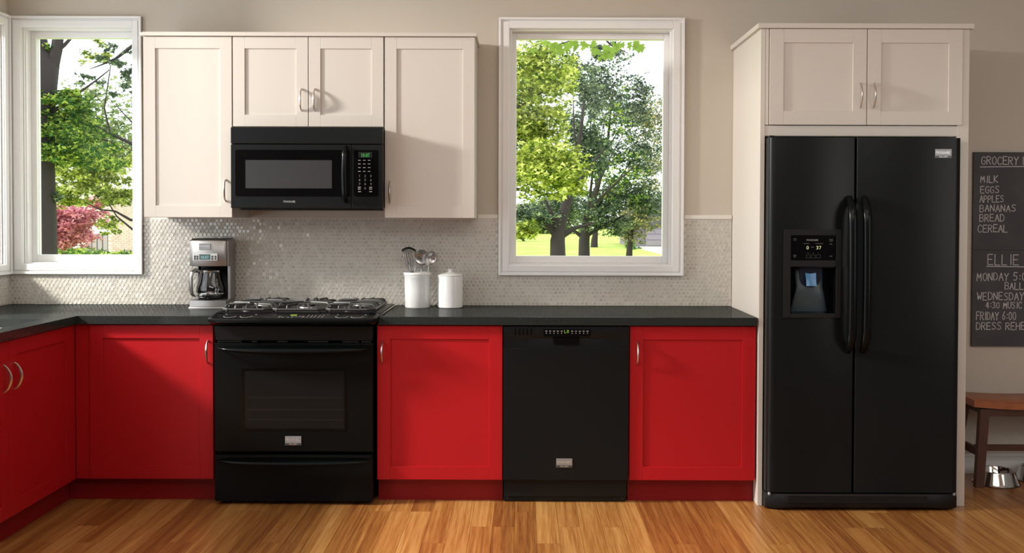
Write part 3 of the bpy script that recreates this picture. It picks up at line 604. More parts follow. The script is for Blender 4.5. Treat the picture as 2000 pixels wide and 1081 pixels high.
for px in (437, 495, 656, 711): pt.box(gx(px, -0.67)-cx-0.003, gx(px, -0.67)-cx+0.004, -0.0003, 0, 0.078, 0.084)
on_slope(pt.build('control_print', 'print', cp, kind='stuff'))
on_slope(lettering('clock_digits', '10:07', gx(564, -0.67)-cx, 0.058, 0, 0.024, 'lime', cp, width=0.032, wd=0.0024))
# cooktop
YT = -0.045
ckt = MB().box(PX0+0.001, PX1-0.0005, YT, PYB+0.001, 0.9155, 0.9270, bev=0.004).build('cooktop', 'panelg', t, True)
ZG = 0.9275
for bx_, by_, rb in ((-0.255, -0.19, 0.040), (-0.255, -0.44, 0.048), (0.0, -0.31, 0.036), (0.255, -0.19, 0.036), (0.255, -0.44, 0.050)):
    b = MB().lathe([(rb+0.012, 0), (rb+0.010, 0.006), (rb-0.004, 0.010)], (bx_, by_, ZG), 24).build('burner', 'alum', t, True)
    MB().lathe([(rb-0.002, 0.0105), (rb, 0.013), (rb-0.003, 0.017), (rb-0.016, 0.0175)], (bx_, by_, ZG), 24).build('burner_cap', 'cap', b, True)
def bar(mb, pts, r=0.0055): mb.tube(pts, r, 6, up=(0, 0, 1) if abs(pts[0][2]-pts[-1][2]) < 0.3 else None)
def grate(x0, x1, cxs):
    y0, y1 = -0.560, -0.075; zt_, zl = 0.9590, 0.9350; g_ = MB(); c_ = 0.030
    rim = [(x0, y0+c_), (x0, y1-c_), (x0+c_, y1), (x1-c_, y1), (x1, y1-c_), (x1, y0+c_), (x1-c_, y0), (x0+c_, y0), (x0, y0+c_)]
    for (a_, b_), (c, d) in zip(rim, rim[1:]): bar(g_, [(a_, b_, zl+0.004), (c, d, zl+0.004)], 0.0070)
    for (a_, b_) in ((x0+0.02, y0+0.012), (x1-0.02, y0+0.012), (x0+0.02, y1-0.012), (x1-0.02, y1-0.012)): g_.box(a_-0.006, a_+0.006, b_-0.006, b_+0.006, 0.9274, zl, bev=0.001)
    xm_ = (x0+x1)/2
    def finger(p0, p1):     # rises off the rim then runs in level
        (ax, ay), (bx2, by2) = p0, p1; mx, my = ax+(bx2-ax)*0.14, ay+(by2-ay)*0.14
        bar(g_, [(ax, ay, zl+0.002), ((ax+mx)/2, (ay+my)/2, zt_-0.003), (mx, my, zt_), (bx2, by2, zt_)], 0.0052)
    for yc in ((-0.19, -0.44) if cxs != 0 else (-0.31,)):
        s_ = 0.085 if cxs != 0 else 0.13
        finger((x0, yc), (xm_-0.025, yc)); finger((x1, yc), (xm_+0.025, yc))
        finger((x0, yc+s_*0.8), (xm_-0.02, yc+0.03)); finger((x1, yc+s_*0.8), (xm_+0.02, yc+0.03))
        finger((x0, yc-s_*0.8), (xm_-0.02, yc-0.03)); finger((x1, yc-s_*0.8), (xm_+0.02, yc-0.03))
    for xf in ((x0+x1)/2-0.055, (x0+x1)/2, (x0+x1)/2+0.055):
        finger((xf, y0), (xm_+(xf-xm_)*0.5, y0+0.10)); finger((xf, y1), (xm_+(xf-xm_)*0.5, y1-0.09))
    bar(g_, [(x0, (y0+y1)/2, zt_-0.002), (x1, (y0+y1)/2, zt_-0.002)], 0.0055)
    return g_.build('grate', 'iron', t, True)
grate(-0.372, -0.135, -1); grate(-0.128, 0.128, 0); grate(0.135, 0.372, 1)

# ------------------------------------------------------------------ microwave
YM = -0.44; xA, xB = gx(450.5, YM), gx(748, YM); cx = (xA+xB)/2; zM0 = gz(408, YM); t = thing('microwave_oven', 'black over-the-range microwave under the short cabinet', 'microwave', (cx, 0, zM0))
xx = lambda v: gx(v, YM)-cx; zz = lambda v: gz(v, YM)-zM0
bx('microwave_body', 'black', t, xx(451)+0.001, -0.7085-cx, -0.004-0.002, YM+0.030, 0.002, min(zz(251), MT-0.002-zM0), bev=0.002)
bx('vent_panel', 'blackf', t, xx(450.8), xx(747.8), YM, YM+0.029, zz(282.5), min(zz(250.5), MT-0.0015-zM0) , bev=0.003)
dm = bx('door', 'blackf', t, xx(450.8), xx(686.3), YM, YM+0.029, 0.0, zz(284), bev=0.003)
cpm = bx('control_panel', 'blackf', t, xx(687.2), xx(747.8), YM, YM+0.029, 0.0, zz(284), bev=0.003)
def rrect(x0, x1, z0, z1, r, n=5):
    p = []
    for (cx_, cz_, a0) in ((x1-r, z1-r, 0), (x0+r, z1-r, 90), (x0+r, z0+r, 180), (x1-r, z0+r, 270)):
        for i in range(n+1): a_ = R(a0+90*i/n); p.append((cx_+r*math.cos(a_), cz_+r*math.sin(a_)))
    return p
MB().prism(rrect(xx(460), xx(684), zz(385), zz(294.5), 0.010), YM-0.0022, YM-0.0003).build('window_surround', 'blackg', dm)
bx('window_mesh', 'smoke', dm, xx(480), xx(648.5), YM-0.0034, YM-0.0023, zz(369.5), zz(314.5))
MB().prism(rrect(xx(691), xx(739), zz(385), zz(294.5), 0.010), YM-0.0022, YM-0.0003).build('keypad_glass', 'blackg', cpm)
bx('display', mat('display black', (0.001, 0.001, 0.001), 0.3), cpm, xx(700), xx(727), YM-0.0028, YM-0.0023, zz(309.5), zz(298))
lettering('display_digits', '10:07', xx(705.2), zz(308), YM-0.0029, 0.0170, 'green', cpm, width=0.046, wd=0.0013)
kp = MB()
for r_, py in enumerate((314.5, 321.5, 328.7, 336)):
    for px in (702, 711.5, 721): kp.box(xx(px-2.4), xx(px+2.6), YM-0.0027, YM-0.0023, zz(py+0.6), zz(py-0.6))
kp.build('keypad_labels', 'print', cpm, kind='stuff')
nums = '123456789'
for k, ch in enumerate(nums): lettering('keypad_digit', ch, xx((701, 712, 723)[k % 3]), zz((347, 355, 362.8)[k//3]), YM-0.0024, 0.0105, 'print', cpm, wd=0.0011)
lettering('keypad_digit', '0', xx(712), zz(371), YM-0.0024, 0.0105, 'print', cpm, wd=0.0011)
kp = MB()
for px, py in ((702, 367), (702, 370.5), (724, 367), (724, 370.5), (702.5, 375.5), (724, 375.5)): kp.box(xx(px-2.8), xx(px+2.8), YM-0.0027, YM-0.0023, zz(py+0.8), zz(py-0.8))
kp.build('keypad_labels', 'print', cpm, kind='stuff')
lettering('door_lettering', 'FRIGIDAIRE', xx(554), zz(397), YM-0.0003, 0.0085, 'print', dm, width=0.066, wd=0.0012)
n = 20; pts = []; rad = []
for i in range(n+1):
    q = i/n; s_ = math.sin(math.pi*q); e = min(1, s_*3)**0.7; pts.append((xx(676)-0.004*s_, YM-0.001-0.030*e-0.008*s_, zz(288)+(zz(395.5)-zz(288))*q)); rad.append(0.0085+0.0055*e)
MB().tube(pts, rad, 12, flat=1.0, up=(1, 0, 0)).build('door_handle', 'black', dm, True)
bx('underside_plate', 'blackm', t, xx(464), xx(728), -0.05, YM+0.05, -0.010, 0.0018, bev=0.002)

# ------------------------------------------------------------------ dishwasher
YD = -0.632; xA, xB = gx(984, YD), gx(1229.3, YD); cx = (xA+xB)/2; t = thing('dishwasher', 'black built-in dishwasher between two red base cabinets', 'dishwasher', (cx, 0, 0))
xx = lambda v: gx(v, YD)-cx; zz = lambda v: gz(v, YD)
bx('tub', 'blackm', t, xA+0.004-cx, xB-0.004-cx, -0.02, YD+0.041, 0.03, 0.868)
dd = bx('door', 'blackf', t, xA-cx, xB-cx, YD, YD+0.040, zz(941), zz(680.5), bev=0.002)
# control fascia with a shallow scooped pull below the buttons
n = 24; prof = []
fa = MB(); rings = []
for i in range(n+1):
    u = -1+2*i/n; x = (xA+(xB-xA)*i/n)-cx; dip = 0.010*(1-u*u)**0.6
    rings.append([(x, YD-0.004, zz(638.5)), (x, YD-0.006, zz(645)), (x, YD-0.006, zz(657.5)+0.004*u*u), (x, YD-0.006+dip, zz(662)+0.004*u*u), (x, YD-0.004+dip*0.35, zz(671)), (x, YD-0.002, zz(680)), (x, YD+0.040, zz(680)), (x, YD+0.040, zz(638.5))])
fa = fa.loft(rings).build('control_fascia', 'blackf', t, True)
bx('button_panel', 'blackg', fa, xx(1062), xx(1154), YD-0.0072, YD-0.0058, zz(657), zz(642.5), bev=0.0004)
pp = MB()
for px in (1067.5, 1075, 1082.5, 1090, 1097.5, 1118, 1125.5, 1133, 1140.5, 1148): pp.box(xx(px-2), xx(px+2), YD-0.0075, YD-0.0072, zz(647.8), zz(646.6)); pp.box(xx(px-0.8), xx(px+0.8), YD-0.0075, YD-0.0072, zz(652), zz(650.4))
pp.build('button_print', 'print', fa, kind='stuff')
lettering('display_digits', 'L0', xx(1103), zz(650.5), YD-0.0073, 0.0135, 'lime', fa, wd=0.0013)
for k in range(5): bx('vent_slot', 'blackg', fa, xx(1006+7.6*k), xx(1008.6+7.6*k), YD-0.0066, YD-0.0058, zz(655), zz(642.5))
MB().prism([(xx(1080.5), zz(660.5)), (xx(1132.5), zz(660.5)), (xx(1130.5), zz(673)), (xx(1083), zz(673))][::-1], YD-0.0075, YD-0.0005).build('latch_pull', 'blackg', fa)
badge_top(dd, xx(1103.8), zz(907), YD, 0.078, 0.044)
kk = bx('kick_plate', 'blackm', t, xx(984.5), xx(1227), YK-0.028, YK+0.01, 0.004, zz(942.5), bev=0.001)
for px in (992, 1219): MB().tube([(xx(px), YK-0.0285, 0.02), (xx(px), YK-0.0305, 0.02)], 0.0035, 10).build('screw', 'badgedark', kk)

# ------------------------------------------------------------------ coffee maker
YQ = -0.215; s_ = sc(YQ); X0, X1 = gx(367, YQ), gx(441.5, YQ); cx = (X0+X1)/2; hw = (X1-X0)/2
t = thing('coffee_maker', 'brushed steel drip coffee maker on the left worktop beside the range', 'coffee maker', (cx, -0.125, ZCT+0.0005))
zz = lambda v: gz(v, YQ)-ZCT
def dplan(x0, x1, yb, yf, bow, r=0.018, n=10):
    p = [(x1, yb), (x1, yf+bow+r)]
    for i in range(n+1):
        u = 1-2*i/n; p.append((x0+(x1-x0)*(0.5+0.5*u*0.96), yf+bow*(u*u)))
    p += [(x0, yf+bow+r), (x0, yb)]; return p
dpx = lambda ins=0, yb=0.085, yf=-0.088: dplan(-hw+ins, hw-ins, yb, yf+ins, 0.014)
hd = MB(); z0, z1 = zz(522.5), zz(471)
hd.loft([[(x, y, z0) for x, y in dpx(0.001)], [(x, y, z0+0.003) for x, y in dpx()], [(x, y, z1-0.006) for x, y in dpx()], [(x, y, z1) for x, y in dpx(0.004)], [(x, y, z1+0.003) for x, y in dpx(0.010)]])
hd = hd.build('brew_head', 'brush', t, True)
bx('lid', mat('dark lid', (0.03, 0.03, 0.03), 0.4), t, -hw+0.012, hw-0.012, -0.068, 0.080, z1+0.0035, z1+0.0075, bev=0.003)
bs = MB(); zb1 = zz(589)
bpl = lambda ins=0: dplan(-hw-0.006+ins, hw+0.004-ins, 0.085, -0.098+ins, 0.016)
bs.loft([[(x, y, 0) for x, y in bpl(0.0)], [(x, y, 0.005) for x, y in bpl(0.001)], [(x, y, 0.008) for x, y in bpl(0.005)], [(x, y, zb1-0.003) for x, y in bpl(0.007)], [(x, y, zb1) for x, y in bpl(0.011)]])
bs.build('base', 'brush', t, True)
MB().lathe([(0.068, 0), (0.068, 0.002)], (-0.004, -0.018, zb1+0.0003), 28).build('warming_plate', 'blackm', t, True)
bx('tower', 'brush', t, hw-0.016, hw+0.001, -0.010, 0.084, zb1-0.001, z0+0.0005, bev=0.003)
bx('tower', 'brush', t, -hw+0.002, -hw+0.012, 0.045, 0.084, zb1-0.001, z0+0.0005, bev=0.002)
bx('bay_back', 'blackm', t, -hw+0.012, hw-0.016, 0.062, 0.080, zb1-0.001, z0+0.0005)
bx('side_seam', 'steel', t, hw-0.0005, hw+0.0025, -0.064, -0.052, z0+0.002, z1-0.006, bev=0.001)
MB().lathe([(0.040, z0-0.012), (0.052, z0-0.0005)], (-0.004, -0.018, 0), 24).build('filter_basket', 'blackm', t, True)
px_ = lambda v: gx(v, YQ)-cx
bx('display_panel', 'steel', t, px_(376.5), px_(424.5), -0.0905, -0.084, zz(511.5), zz(497.5), bev=0.001)
bx('display_screen', 'lcd', t, px_(389), px_(411), -0.0915, -0.0903, zz(510), zz(499))
for a_, z_ in ((378.5, 505.5), (378.5, 510), (383.5, 505.5), (383.5, 510), (412.5, 505.5), (412.5, 510), (418.5, 505.5), (418.5, 510)): bx('button', 'badgedark', t, px_(a_), px_(a_+4), -0.0918, -0.0900, zz(z_), zz(z_-4), bev=0.0006)
lettering('clock_digits', '10:07', px_(392), zz(507.5), -0.0916, 0.013, mat('lcd digits', (0.35, 0.6, 0.55), 0.5, emit=(0.3, 0.6, 0.6), es=0.3), t, width=0.042, wd=0.0015)
b = bx('badge', 'badge', t, px_(388.5), px_(411), -0.0920, -0.0860, zz(490), zz(477.8), bev=0.001)
lettering('badge_lettering', 'FRIGIDAIRE', px_(390), zz(484.5), -0.0921, 0.0065, 'badgetext', t, width=0.056, wd=0.001)
# carafe
ccx, ccy = cx-0.004, -0.125-0.018; t2 = thing('glass_carafe', 'glass coffee carafe with steel handle inside the coffee maker', 'carafe', (ccx, ccy, ZCT+zb1+0.0035))
H = z0-zb1-0.018
pro = [(0.050, 0.0), (0.060, 0.003), (0.0690, 0.018), (0.0735, 0.036), (0.0740, 0.050), (0.0715, 0.068), (0.065, 0.088), (0.0545, H-0.022)]
MB().lathe(pro, n=36, cap1=False).build('carafe_bowl', 'carafe', t2, True)
MB().lathe([(0.0535, H-0.022), (0.055, H-0.020), (0.055, H-0.010), (0.050, H-0.008)], n=36).build('collar', 'chrome', t2, True)
MB().lathe([(0.048, H-0.0075), (0.046, H-0.003), (0.030, H-0.001)], n=28).build('lid', 'blackm', t2, True)
MB().lathe([(0.0715, 0.022), (0.0730, 0.024), (0.0740, 0.030), (0.0735, 0.032)], n=36, cap0=False, cap1=False).build('band', 'chrome', t2, True)
ha = [(-0.045, -0.030, H-0.013), (-0.066, -0.048, H-0.008), (-0.080, -0.060, H-0.018), (-0.085, -0.065, H-0.045), (-0.084, -0.063, 0.050), (-0.079, -0.060, 0.026), (-0.066, -0.050, 0.012)]
MB().tube(ha, [0.010, 0.0130, 0.0145, 0.0150, 0.0135, 0.0115, 0.008], 12, flat=0.6, up=(0.6, 0.8, 0)).build('handle', 'brush', t2, True)

# ------------------------------------------------------------------ crock, utensils, canister
YS = -0.20; s_ = sc(YS); kx = gx(812.5, YS); r0 = 25.6/s_; h = gz(534, YS)-ZCT
t = thing('utensil_crock', 'open white ceramic crock holding steel utensils', 'crock', (kx, -0.125, ZCT+0.0005))
MB().lathe([(r0*0.93, 0), (r0*0.97, 0.004), (r0*0.985, h*0.5), (r0*1.02, h-0.020), (r0*1.075, h-0.015), (r0*1.085, h-0.004), (r0*1.05, h), (r0*0.98, h-0.002), (r0*0.93, h-0.03), (r0*0.88, 0.012)], n=48).build('jar', 'ceramic', t, True)
MB().lathe([(r0*1.022, h-0.026), (r0*1.035, h-0.024), (r0*1.022, h-0.022)], n=48, cap0=False, cap1=False).build('ring', 'ceramic', t, True)
kx2 = gx(877.5, YS); r1 = 25.6/s_; h2 = gz(541, YS)-ZCT
t = thing('canister', 'white ceramic canister with knobbed lid right of the crock', 'canister', (kx2, -0.125, ZCT+0.0005))
MB().lathe([(r1*0.93, 0), (r1*0.97, 0.003), (r1*0.985, h2*0.5), (r1*0.985, h2-0.002), (r1*0.95, h2)], n=48).build('jar', 'ceramic', t, True)
MB().lathe([(r1*0.99, h2+0.0005), (r1*1.0, h2+0.003), (r1*0.96, h2+0.006), (r1*0.6, h2+0.013), (r1*0.25, h2+0.019), (r1*0.14, h2+0.023), (r1*0.13, h2+0.028), (r1*0.22, h2+0.031), (r1*0.24, h2+0.034), (r1*0.18, h2+0.037)], n=48).build('lid', 'ceramic', t, True)
g = 'steel utensils in the crock'
def ut(name, label, dx, dy): return thing(name, label, 'utensil', (kx+dx, -0.125+dy, ZCT+0.014), group=g)
s_ = sc(-0.125)
# heads are placed by where they stand in the crock: bottoms inside, heads leaning out
def lp(px, py, y=-0.125): return Vector((gx(px, y), y, gz(py, y)))
def put(o, base): return o
b0 = Vector((kx+0.020, -0.105, ZCT+0.016))
# whisk
t = ut('whisk', 'steel wire whisk leaning left in front of the black turner', 0.012, -0.012); base_ = Vector(t.location)
A = lp(806, 534, -0.15)-base_; Bq = lp(797, 497, -0.155)-base_
MB().tube([(0, 0, 0), tuple(A*0.5), tuple(A)], [0.005, 0.005, 0.004], 8).build('shaft', 'utensil', t, True)
dirv = (Bq-A).normalized(); side = dirv.cross(Vector((0, 1, 0))).normalized(); Lw = 0.125
wm = MB()
for k in range(6):
    a_ = math.pi*k/6; sv = side*math.cos(a_) + Vector((0, 1, 0))*math.sin(a_)
    pts = [A + dirv*(Lw*(0.5-0.5*math.cos(math.pi*q/10))) + sv*(0.030*math.sin(math.pi*q/10)**0.9*(0.5+0.5*q/10)*1.25) for q in range(11)]
    pts += [A + dirv*(Lw*(0.5-0.5*math.cos(math.pi*q/10))) - sv*(0.030*math.sin(math.pi*q/10)**0.9*(0.5+0.5*q/10)*1.25) for q in range(9, -1, -1)]
    wm.tube(pts, 0.0013, 5, up=(0.3, 1, 0.2))
wm.build('whisk_wires', 'utensil', t, True)
# slotted turner, black rimmed
t = ut('slotted_turner', 'slotted turner with black curved top edge behind the whisk', -0.010, 0.006); base_ = Vector(t.location)
A = lp(802, 534, -0.12)-base_; Bq = lp(800, 519, -0.12)-base_
MB().tube([(0, 0, 0), tuple(A), tuple(Bq)], [0.005, 0.004, 0.004], 8).build('shaft', 'utensil', t, True)
yb = (Bq).y; hm = MB(); q = lambda px, py: (lp(px, py, -0.12)-base_)
for i in range(6):
    f0 = i/5; p0 = q(793+15*f0, 519); p1 = q(788+24*f0, 489); hm.loft([[(p0.x-0.0026, yb-0.001, p0.z), (p0.x+0.0026, yb-0.001, p0.z), (p0.x+0.0026, yb+0.001, p0.z), (p0.x-0.0026, yb+0.001, p0.z)], [(p1.x-0.0042, yb-0.006, p1.z), (p1.x+0.0042, yb-0.006, p1.z), (p1.x+0.0042, yb-0.004, p1.z), (p1.x-0.0042, yb-0.004, p1.z)]])
p0 = q(792, 520); p1 = q(809, 520); hm.box(p0.x, p1.x, yb-0.0015, yb+0.0015, p0.z-0.004, p0.z+0.006, bev=0.001)
hm.build('slotted_blade', 'brush', t)
arc = [q(785+27*k/10, 491-8.5*math.sin(math.pi*(0.12+0.76*k/10))+3) for k in range(11)]
tm = MB(); tm.loft([[(p.x, yb-0.009, p.z-0.006), (p.x, yb-0.009, p.z+0.007), (p.x, yb-0.002, p.z+0.007), (p.x, yb-0.002, p.z-0.006)] for p in arc]); tm.build('black_edge', 'blackm', t)
# skimmer
def disc_head(px, py, yc, rr, depth, tilt, holes, name, parent, base_, m='utensil', back=False):
    c0 = lp(px, py, yc)-base_; rot = Matrix.Rotation(tilt[0], 3, 'X') @ Matrix.Rotation(tilt[1], 3, 'Z'); mb_ = MB(); n = 28; rings = []
    for k in range(7): f0 = 1-k/6; a_ = f0*math.pi/2; rings.append([rot @ Vector((rr*math.sin(a_)*math.cos(2*math.pi*i/n), depth*math.cos(a_), rr*math.sin(a_)*math.sin(2*math.pi*i/n))) + c0 for i in range(n)] if f0 > 0 else [rot @ Vector((0.001*math.cos(2*math.pi*i/n), depth, 0.001*math.sin(2*math.pi*i/n))) + c0 for i in range(n)])
    mb_.loft(rings, cap0=False); o = mb_.build(name, m, parent, True)
    if holes:
        hb = MB()
        for i in range(-3, 4):
            for j in range(-3, 4):
                x_, z_ = i*0.0085+(0.004 if j % 2 else 0), j*0.0075; r_ = math.hypot(x_, z_)
                if r_ > rr*0.72: continue
                dpt = depth*math.sqrt(max(0, 1-(r_/rr)**2)) - 0.0006; cc = rot @ Vector((x_, dpt, z_)) + c0
                hb.loft([[Vector((0.0023*math.cos(2*math.pi*u/8), -0.0004, 0.0023*math.sin(2*math.pi*u/8))) + cc for u in range(8)], [Vector((0.0023*math.cos(2*math.pi*u/8), 0.0002, 0.0023*math.sin(2*math.pi*u/8))) + cc for u in range(8)]])
        hb.build('hole', 'dark', parent, kind='stuff')
    return c0
t = ut('skimmer', 'round steel skimmer with perforated bowl in the middle of the crock', 0.006, 0.022); base_ = Vector(t.location)
c0 = disc_head(824, 504, -0.090, 0.042, 0.012, (0.05, -0.15), True, 'perforated_bowl', t, base_)
MB().tube([(0, 0, 0), tuple(c0*0.6), tuple(c0+Vector((0, 0.010, -0.036)))], [0.005, 0.004, 0.0035], 8).build('shaft', 'utensil', t, True)
t = ut('ladle', 'shiny steel ladle leaning right in the crock', 0.030, 0.012); base_ = Vector(t.location)
c0 = disc_head(842, 507, -0.150, 0.043, 0.028, (0.1, 0.75), False, 'ladle_bowl', t, base_)
MB().tube([(0, 0, 0), tuple(c0*0.55), tuple(c0+Vector((-0.012, 0.012, -0.034)))], [0.005, 0.004, 0.0035], 8).build('shaft', 'utensil', t, True)

# ------------------------------------------------------------------ chalkboard
YH = -0.018; bx0, bz1, bz0 = gx(1900.5, YH), gz(295, YH), gz(675, YH)
t = thing('chalkboard', 'dark grey chalkboard with handwritten lists on the right wall', 'chalkboard', (bx0+0.25, 0, bz0)); cx = bx0+0.25
zs_ = gz(486, YH)
bx('board_panel', 'chalkb', t, bx0-cx, bx0+0.62-cx, YH, -0.001, zs_+0.0008-bz0, bz1-bz0, bev=0.001)
bx('board_panel', 'chalkb', t, bx0-cx, bx0+0.62-cx, YH, -0.001, 0, zs_-0.0008-bz0, bev=0.001)
rw = random.Random(11)
def chalk(txt, px, py, hpx, wpx, jit=0.04):
    u = wpx/(len(txt)*5.3-1.2); x = px
    for wd_ in txt.split(' '):
        lettering('chalk_writing', wd_, gx(x, YH)-cx, gz(py, YH)-bz0, YH-0.0001, hpx/sc(YH), 'chalk', t, wd=0.0038, width=(len(wd_)*5.3-1.2)*u/sc(YH), jit=jit, rnd=rw)
        x += sum(0.62 if c in 'I:.' else (1.12 if c in 'MW' else 1.0) for c in wd_)*5.3*u + 3.6*u
def rule(px0, px1, py, py2=None):
    u = MB(); strokes(u, [((gx(px0, YH)-cx, gz(py, YH)-bz0), (gx(px1, YH)-cx, gz(py2 or py, YH)-bz0))], YH-0.0001, 0.0038, 0.0004); u.build('chalk_underline', 'chalk', t)
chalk('GROCERY LIST', 1915, 319, 15, 125); rule(1913, 2044, 324, 322)
chalk('MILK', 1914, 354, 13, 36); chalk('EGGS', 1914, 375, 13, 36); chalk('APPLES', 1913, 393, 13, 46); chalk('BANANAS', 1913, 411, 13, 70); chalk('BREAD', 1913, 430, 14, 48); chalk('CEREAL', 1910, 451, 14, 58)
chalk('ELLIE', 1930, 515, 20, 66, 0.02); rule(1928, 2015, 518, 519)
chalk('MONDAY 5:00', 1909, 546, 15, 113); chalk('BALLET', 1964, 563, 13, 56); chalk('WEDNESDAY', 1910, 584, 15, 90); chalk('4:30 MUSIC CLASS', 1927, 600, 12, 126); chalk('FRIDAY 6:00', 1909, 623, 15, 86); chalk('DRESS REHEARSAL', 1909, 642, 14, 150)

# ------------------------------------------------------------------ bench and bowls
YN = -0.29; xl = gx(1882, -0.16); t = thing('wooden_bench', 'low wooden bench with reddish saddle seat under the chalkboard', 'bench', (xl+0.33, -0.16, 0)); L2 = 0.66
seat = MB(); rings = []; n = 20
for i in range(n+1):
    u = -1+2*i/n; x = u*L2/2; top = 0.442+0.016*u*u
    y0, y1 = -0.150, 0.150
    rings.append([(x, y0, top-0.036), (x, y0-0.002, top-0.006), (x, y0+0.006, top), (x, y1-0.006, top), (x, y1+0.002, top-0.006), (x, y1, top-0.036)])
seat.loft(rings).build('seat', 'seatw', t, True)
def leg4(xa, ya, xb, yb_):   # top (xa, ya), foot (xb, yb)
    w_ = 0.021; MB().loft([[(xb-w_, yb_-w_*0.8, 0.0005), (xb+w_, yb_-w_*0.8, 0.0005), (xb+w_, yb_+w_*0.8, 0.0005), (xb-w_, yb_+w_*0.8, 0.0005)], [(xa-w_*1.15, ya-w_*0.8, 0.4085), (xa+w_*1.15, ya-w_*0.8, 0.4085), (xa+w_*1.15, ya+w_*0.8, 0.4085), (xa-w_*1.15, ya+w_*0.8, 0.4085)]]).build('leg', 'legw', t)
xf = gx(1919, YN)-(xl+0.33); xt = gx(1928, YN)-(xl+0.33)
for sx in (1, -1):
    leg4(sx*xt, -0.118, sx*(xf-0.004), -0.128); leg4(sx*(xt-0.0), 0.112, sx*(xf-0.035), 0.128)
bx('apron', 'legw', t, xt+0.022, -xt-0.022, -0.128, -0.110, 0.370, 0.409)
bx('apron', 'legw', t, xt+0.022, -xt-0.022, 0.104, 0.122, 0.370, 0.409)
for sx in (1, -1): bx('stretcher', 'legw', t, sx*xt-0.012, sx*xt+0.006, -0.105, 0.100, 0.150, 0.190)
for sx in (1, -1): bx('apron', 'legw', t, sx*xt-0.009, sx*xt+0.009, -0.100, 0.096, 0.380, 0.409)
bx('stretcher', 'legw', t, xt+0.010, -xt-0.010, 0.0, 0.018, 0.160, 0.192)
def bowl(label, x, y):
    t = thing('dog_bowl', label, 'bowl', (x, y, 0.0005), group='steel dog bowls under the bench')
    MB().lathe([(0.112, 0.002), (0.116, 0.0), (0.117, 0.004), (0.110, 0.012), (0.094, 0.066), (0.090, 0.071), (0.084, 0.071), (0.080, 0.066), (0.068, 0.020), (0.03, 0.014)], n=48, cap0=False).build('shell', 'chrome', t, True)
    MB().lathe([(0.1155, 0.0), (0.1185, 0.002), (0.1155, 0.005)], n=48, cap0=False, cap1=False).build('foot_ring', 'blackm', t, True)
bowl('steel dog bowl on the floor behind the front bench leg', gx(1951, -0.20), -0.20)
bowl('second steel dog bowl just cut off by the right edge', gx(2034, -0.13), -0.135)

# ------------------------------------------------------------------ outside
ZG0 = -0.35
gm = MB(); N_ = 24
gm.box(-60, 60, 1.2, 160, ZG0-0.3, ZG0)
struct(gm.build('lawn', 'grass'), 'bright green lawn outside the windows', 'ground')
def dp(px, py, d): return Vector(((px-1020)*d/F, CAMY+d, CAMZ-(py-425)*d/F))   # point at distance d
LEAF = ((0, 0, 0), (0.22, 0.20, 0.4), (0.30, 0.55, 1.0), (0.48, 0.20, 0.3), (1.0, 0.0, -0.6), (0.48, -0.20, 0.3), (0.30, -0.55, 1.0), (0.22, -0.20, 0.4), (0.05, 0.0, 0.0))
def leaves(name, m, parent, clumps, size, seed, flat=0.6, droop=0.3):
    rn = random.Random(seed); vs = []; fs = []
    for (c, r, n_) in clumps:
        sub = [(c.x+rn.gauss(0, r[0]*0.5), c.y+rn.gauss(0, r[1]*0.5), c.z+rn.gauss(0, r[2]*0.5)) for _ in range(max(3, n_//22))]
        for _ in range(int(n_*1.55)):
            q = rn.choice(sub); e = 0.16
            p = Vector((q[0]+rn.gauss(0, r[0]*e), q[1]+rn.gauss(0, r[1]*e), q[2]+rn.gauss(0, r[2]*e*0.6)))
            if abs(p.x-c.x) > r[0]*1.1 or abs(p.z-c.z) > r[2]*1.1: continue
            s_ = size*rn.uniform(0.6, 1.25); a = Vector((rn.gauss(0, 1), rn.gauss(0, 1), rn.gauss(-droop, flat))).normalized(); b_ = a.cross(Vector((rn.gauss(0, 0.5), rn.gauss(0, 0.5), 1))).normalized(); n3 = a.cross(b_)*0.15
            i0 = len(vs)
            for (u, v_, w_) in LEAF: vs.append(tuple(p + a*(u*s_) + b_*(v_*s_) + n3*(w_*s_)))
            fs.append(tuple(range(i0, i0+9)))
    return raw(name, vs, fs, m, parent, 'stuff')
def tree(label, d, trunk, branches, clumps, leafm, size, seed, barkm='bark', name='tree', group=None):
    """trunk/branches: lists of (px,py,dist offset,radius) ; clumps: (px,py,off,rx_px,rz_px,n)"""
    b0 = dp(trunk[0][0], trunk[0][1], d+trunk[0][2]); base_ = Vector((b0.x, b0.y, ZG0)); t = thing(name, label, 'tree', tuple(base_), group=group)
    pts = [Vector((0, 0, 0))] + [dp(a, b_, d+c)-base_ for a, b_, c, r in trunk]; rr = [trunk[0][3]*1.15] + [q[3] for q in trunk]
    MB().tube([tuple(p) for p in pts], rr, 10).build('trunk', barkm, t, True)
    for br in branches: MB().tube([tuple(dp(a, b_, d+c)-base_) for a, b_, c, r in br], [q[3] for q in br], 6).build('branch', barkm, t, True)
    k = 0
    byM = {}
    for cl in clumps: byM.setdefault(cl[6] if len(cl) > 6 else leafm, []).append(cl)
    for mm, cls in byM.items():
        leaves('foliage', mm, t, [(dp(c[0], c[1], d+c[2])-base_, (c[3]*d/F, min(c[3], c[4]*2)*d/F, c[4]*d/F), c[5]) for c in cls], size, seed+k); k += 1
    return t
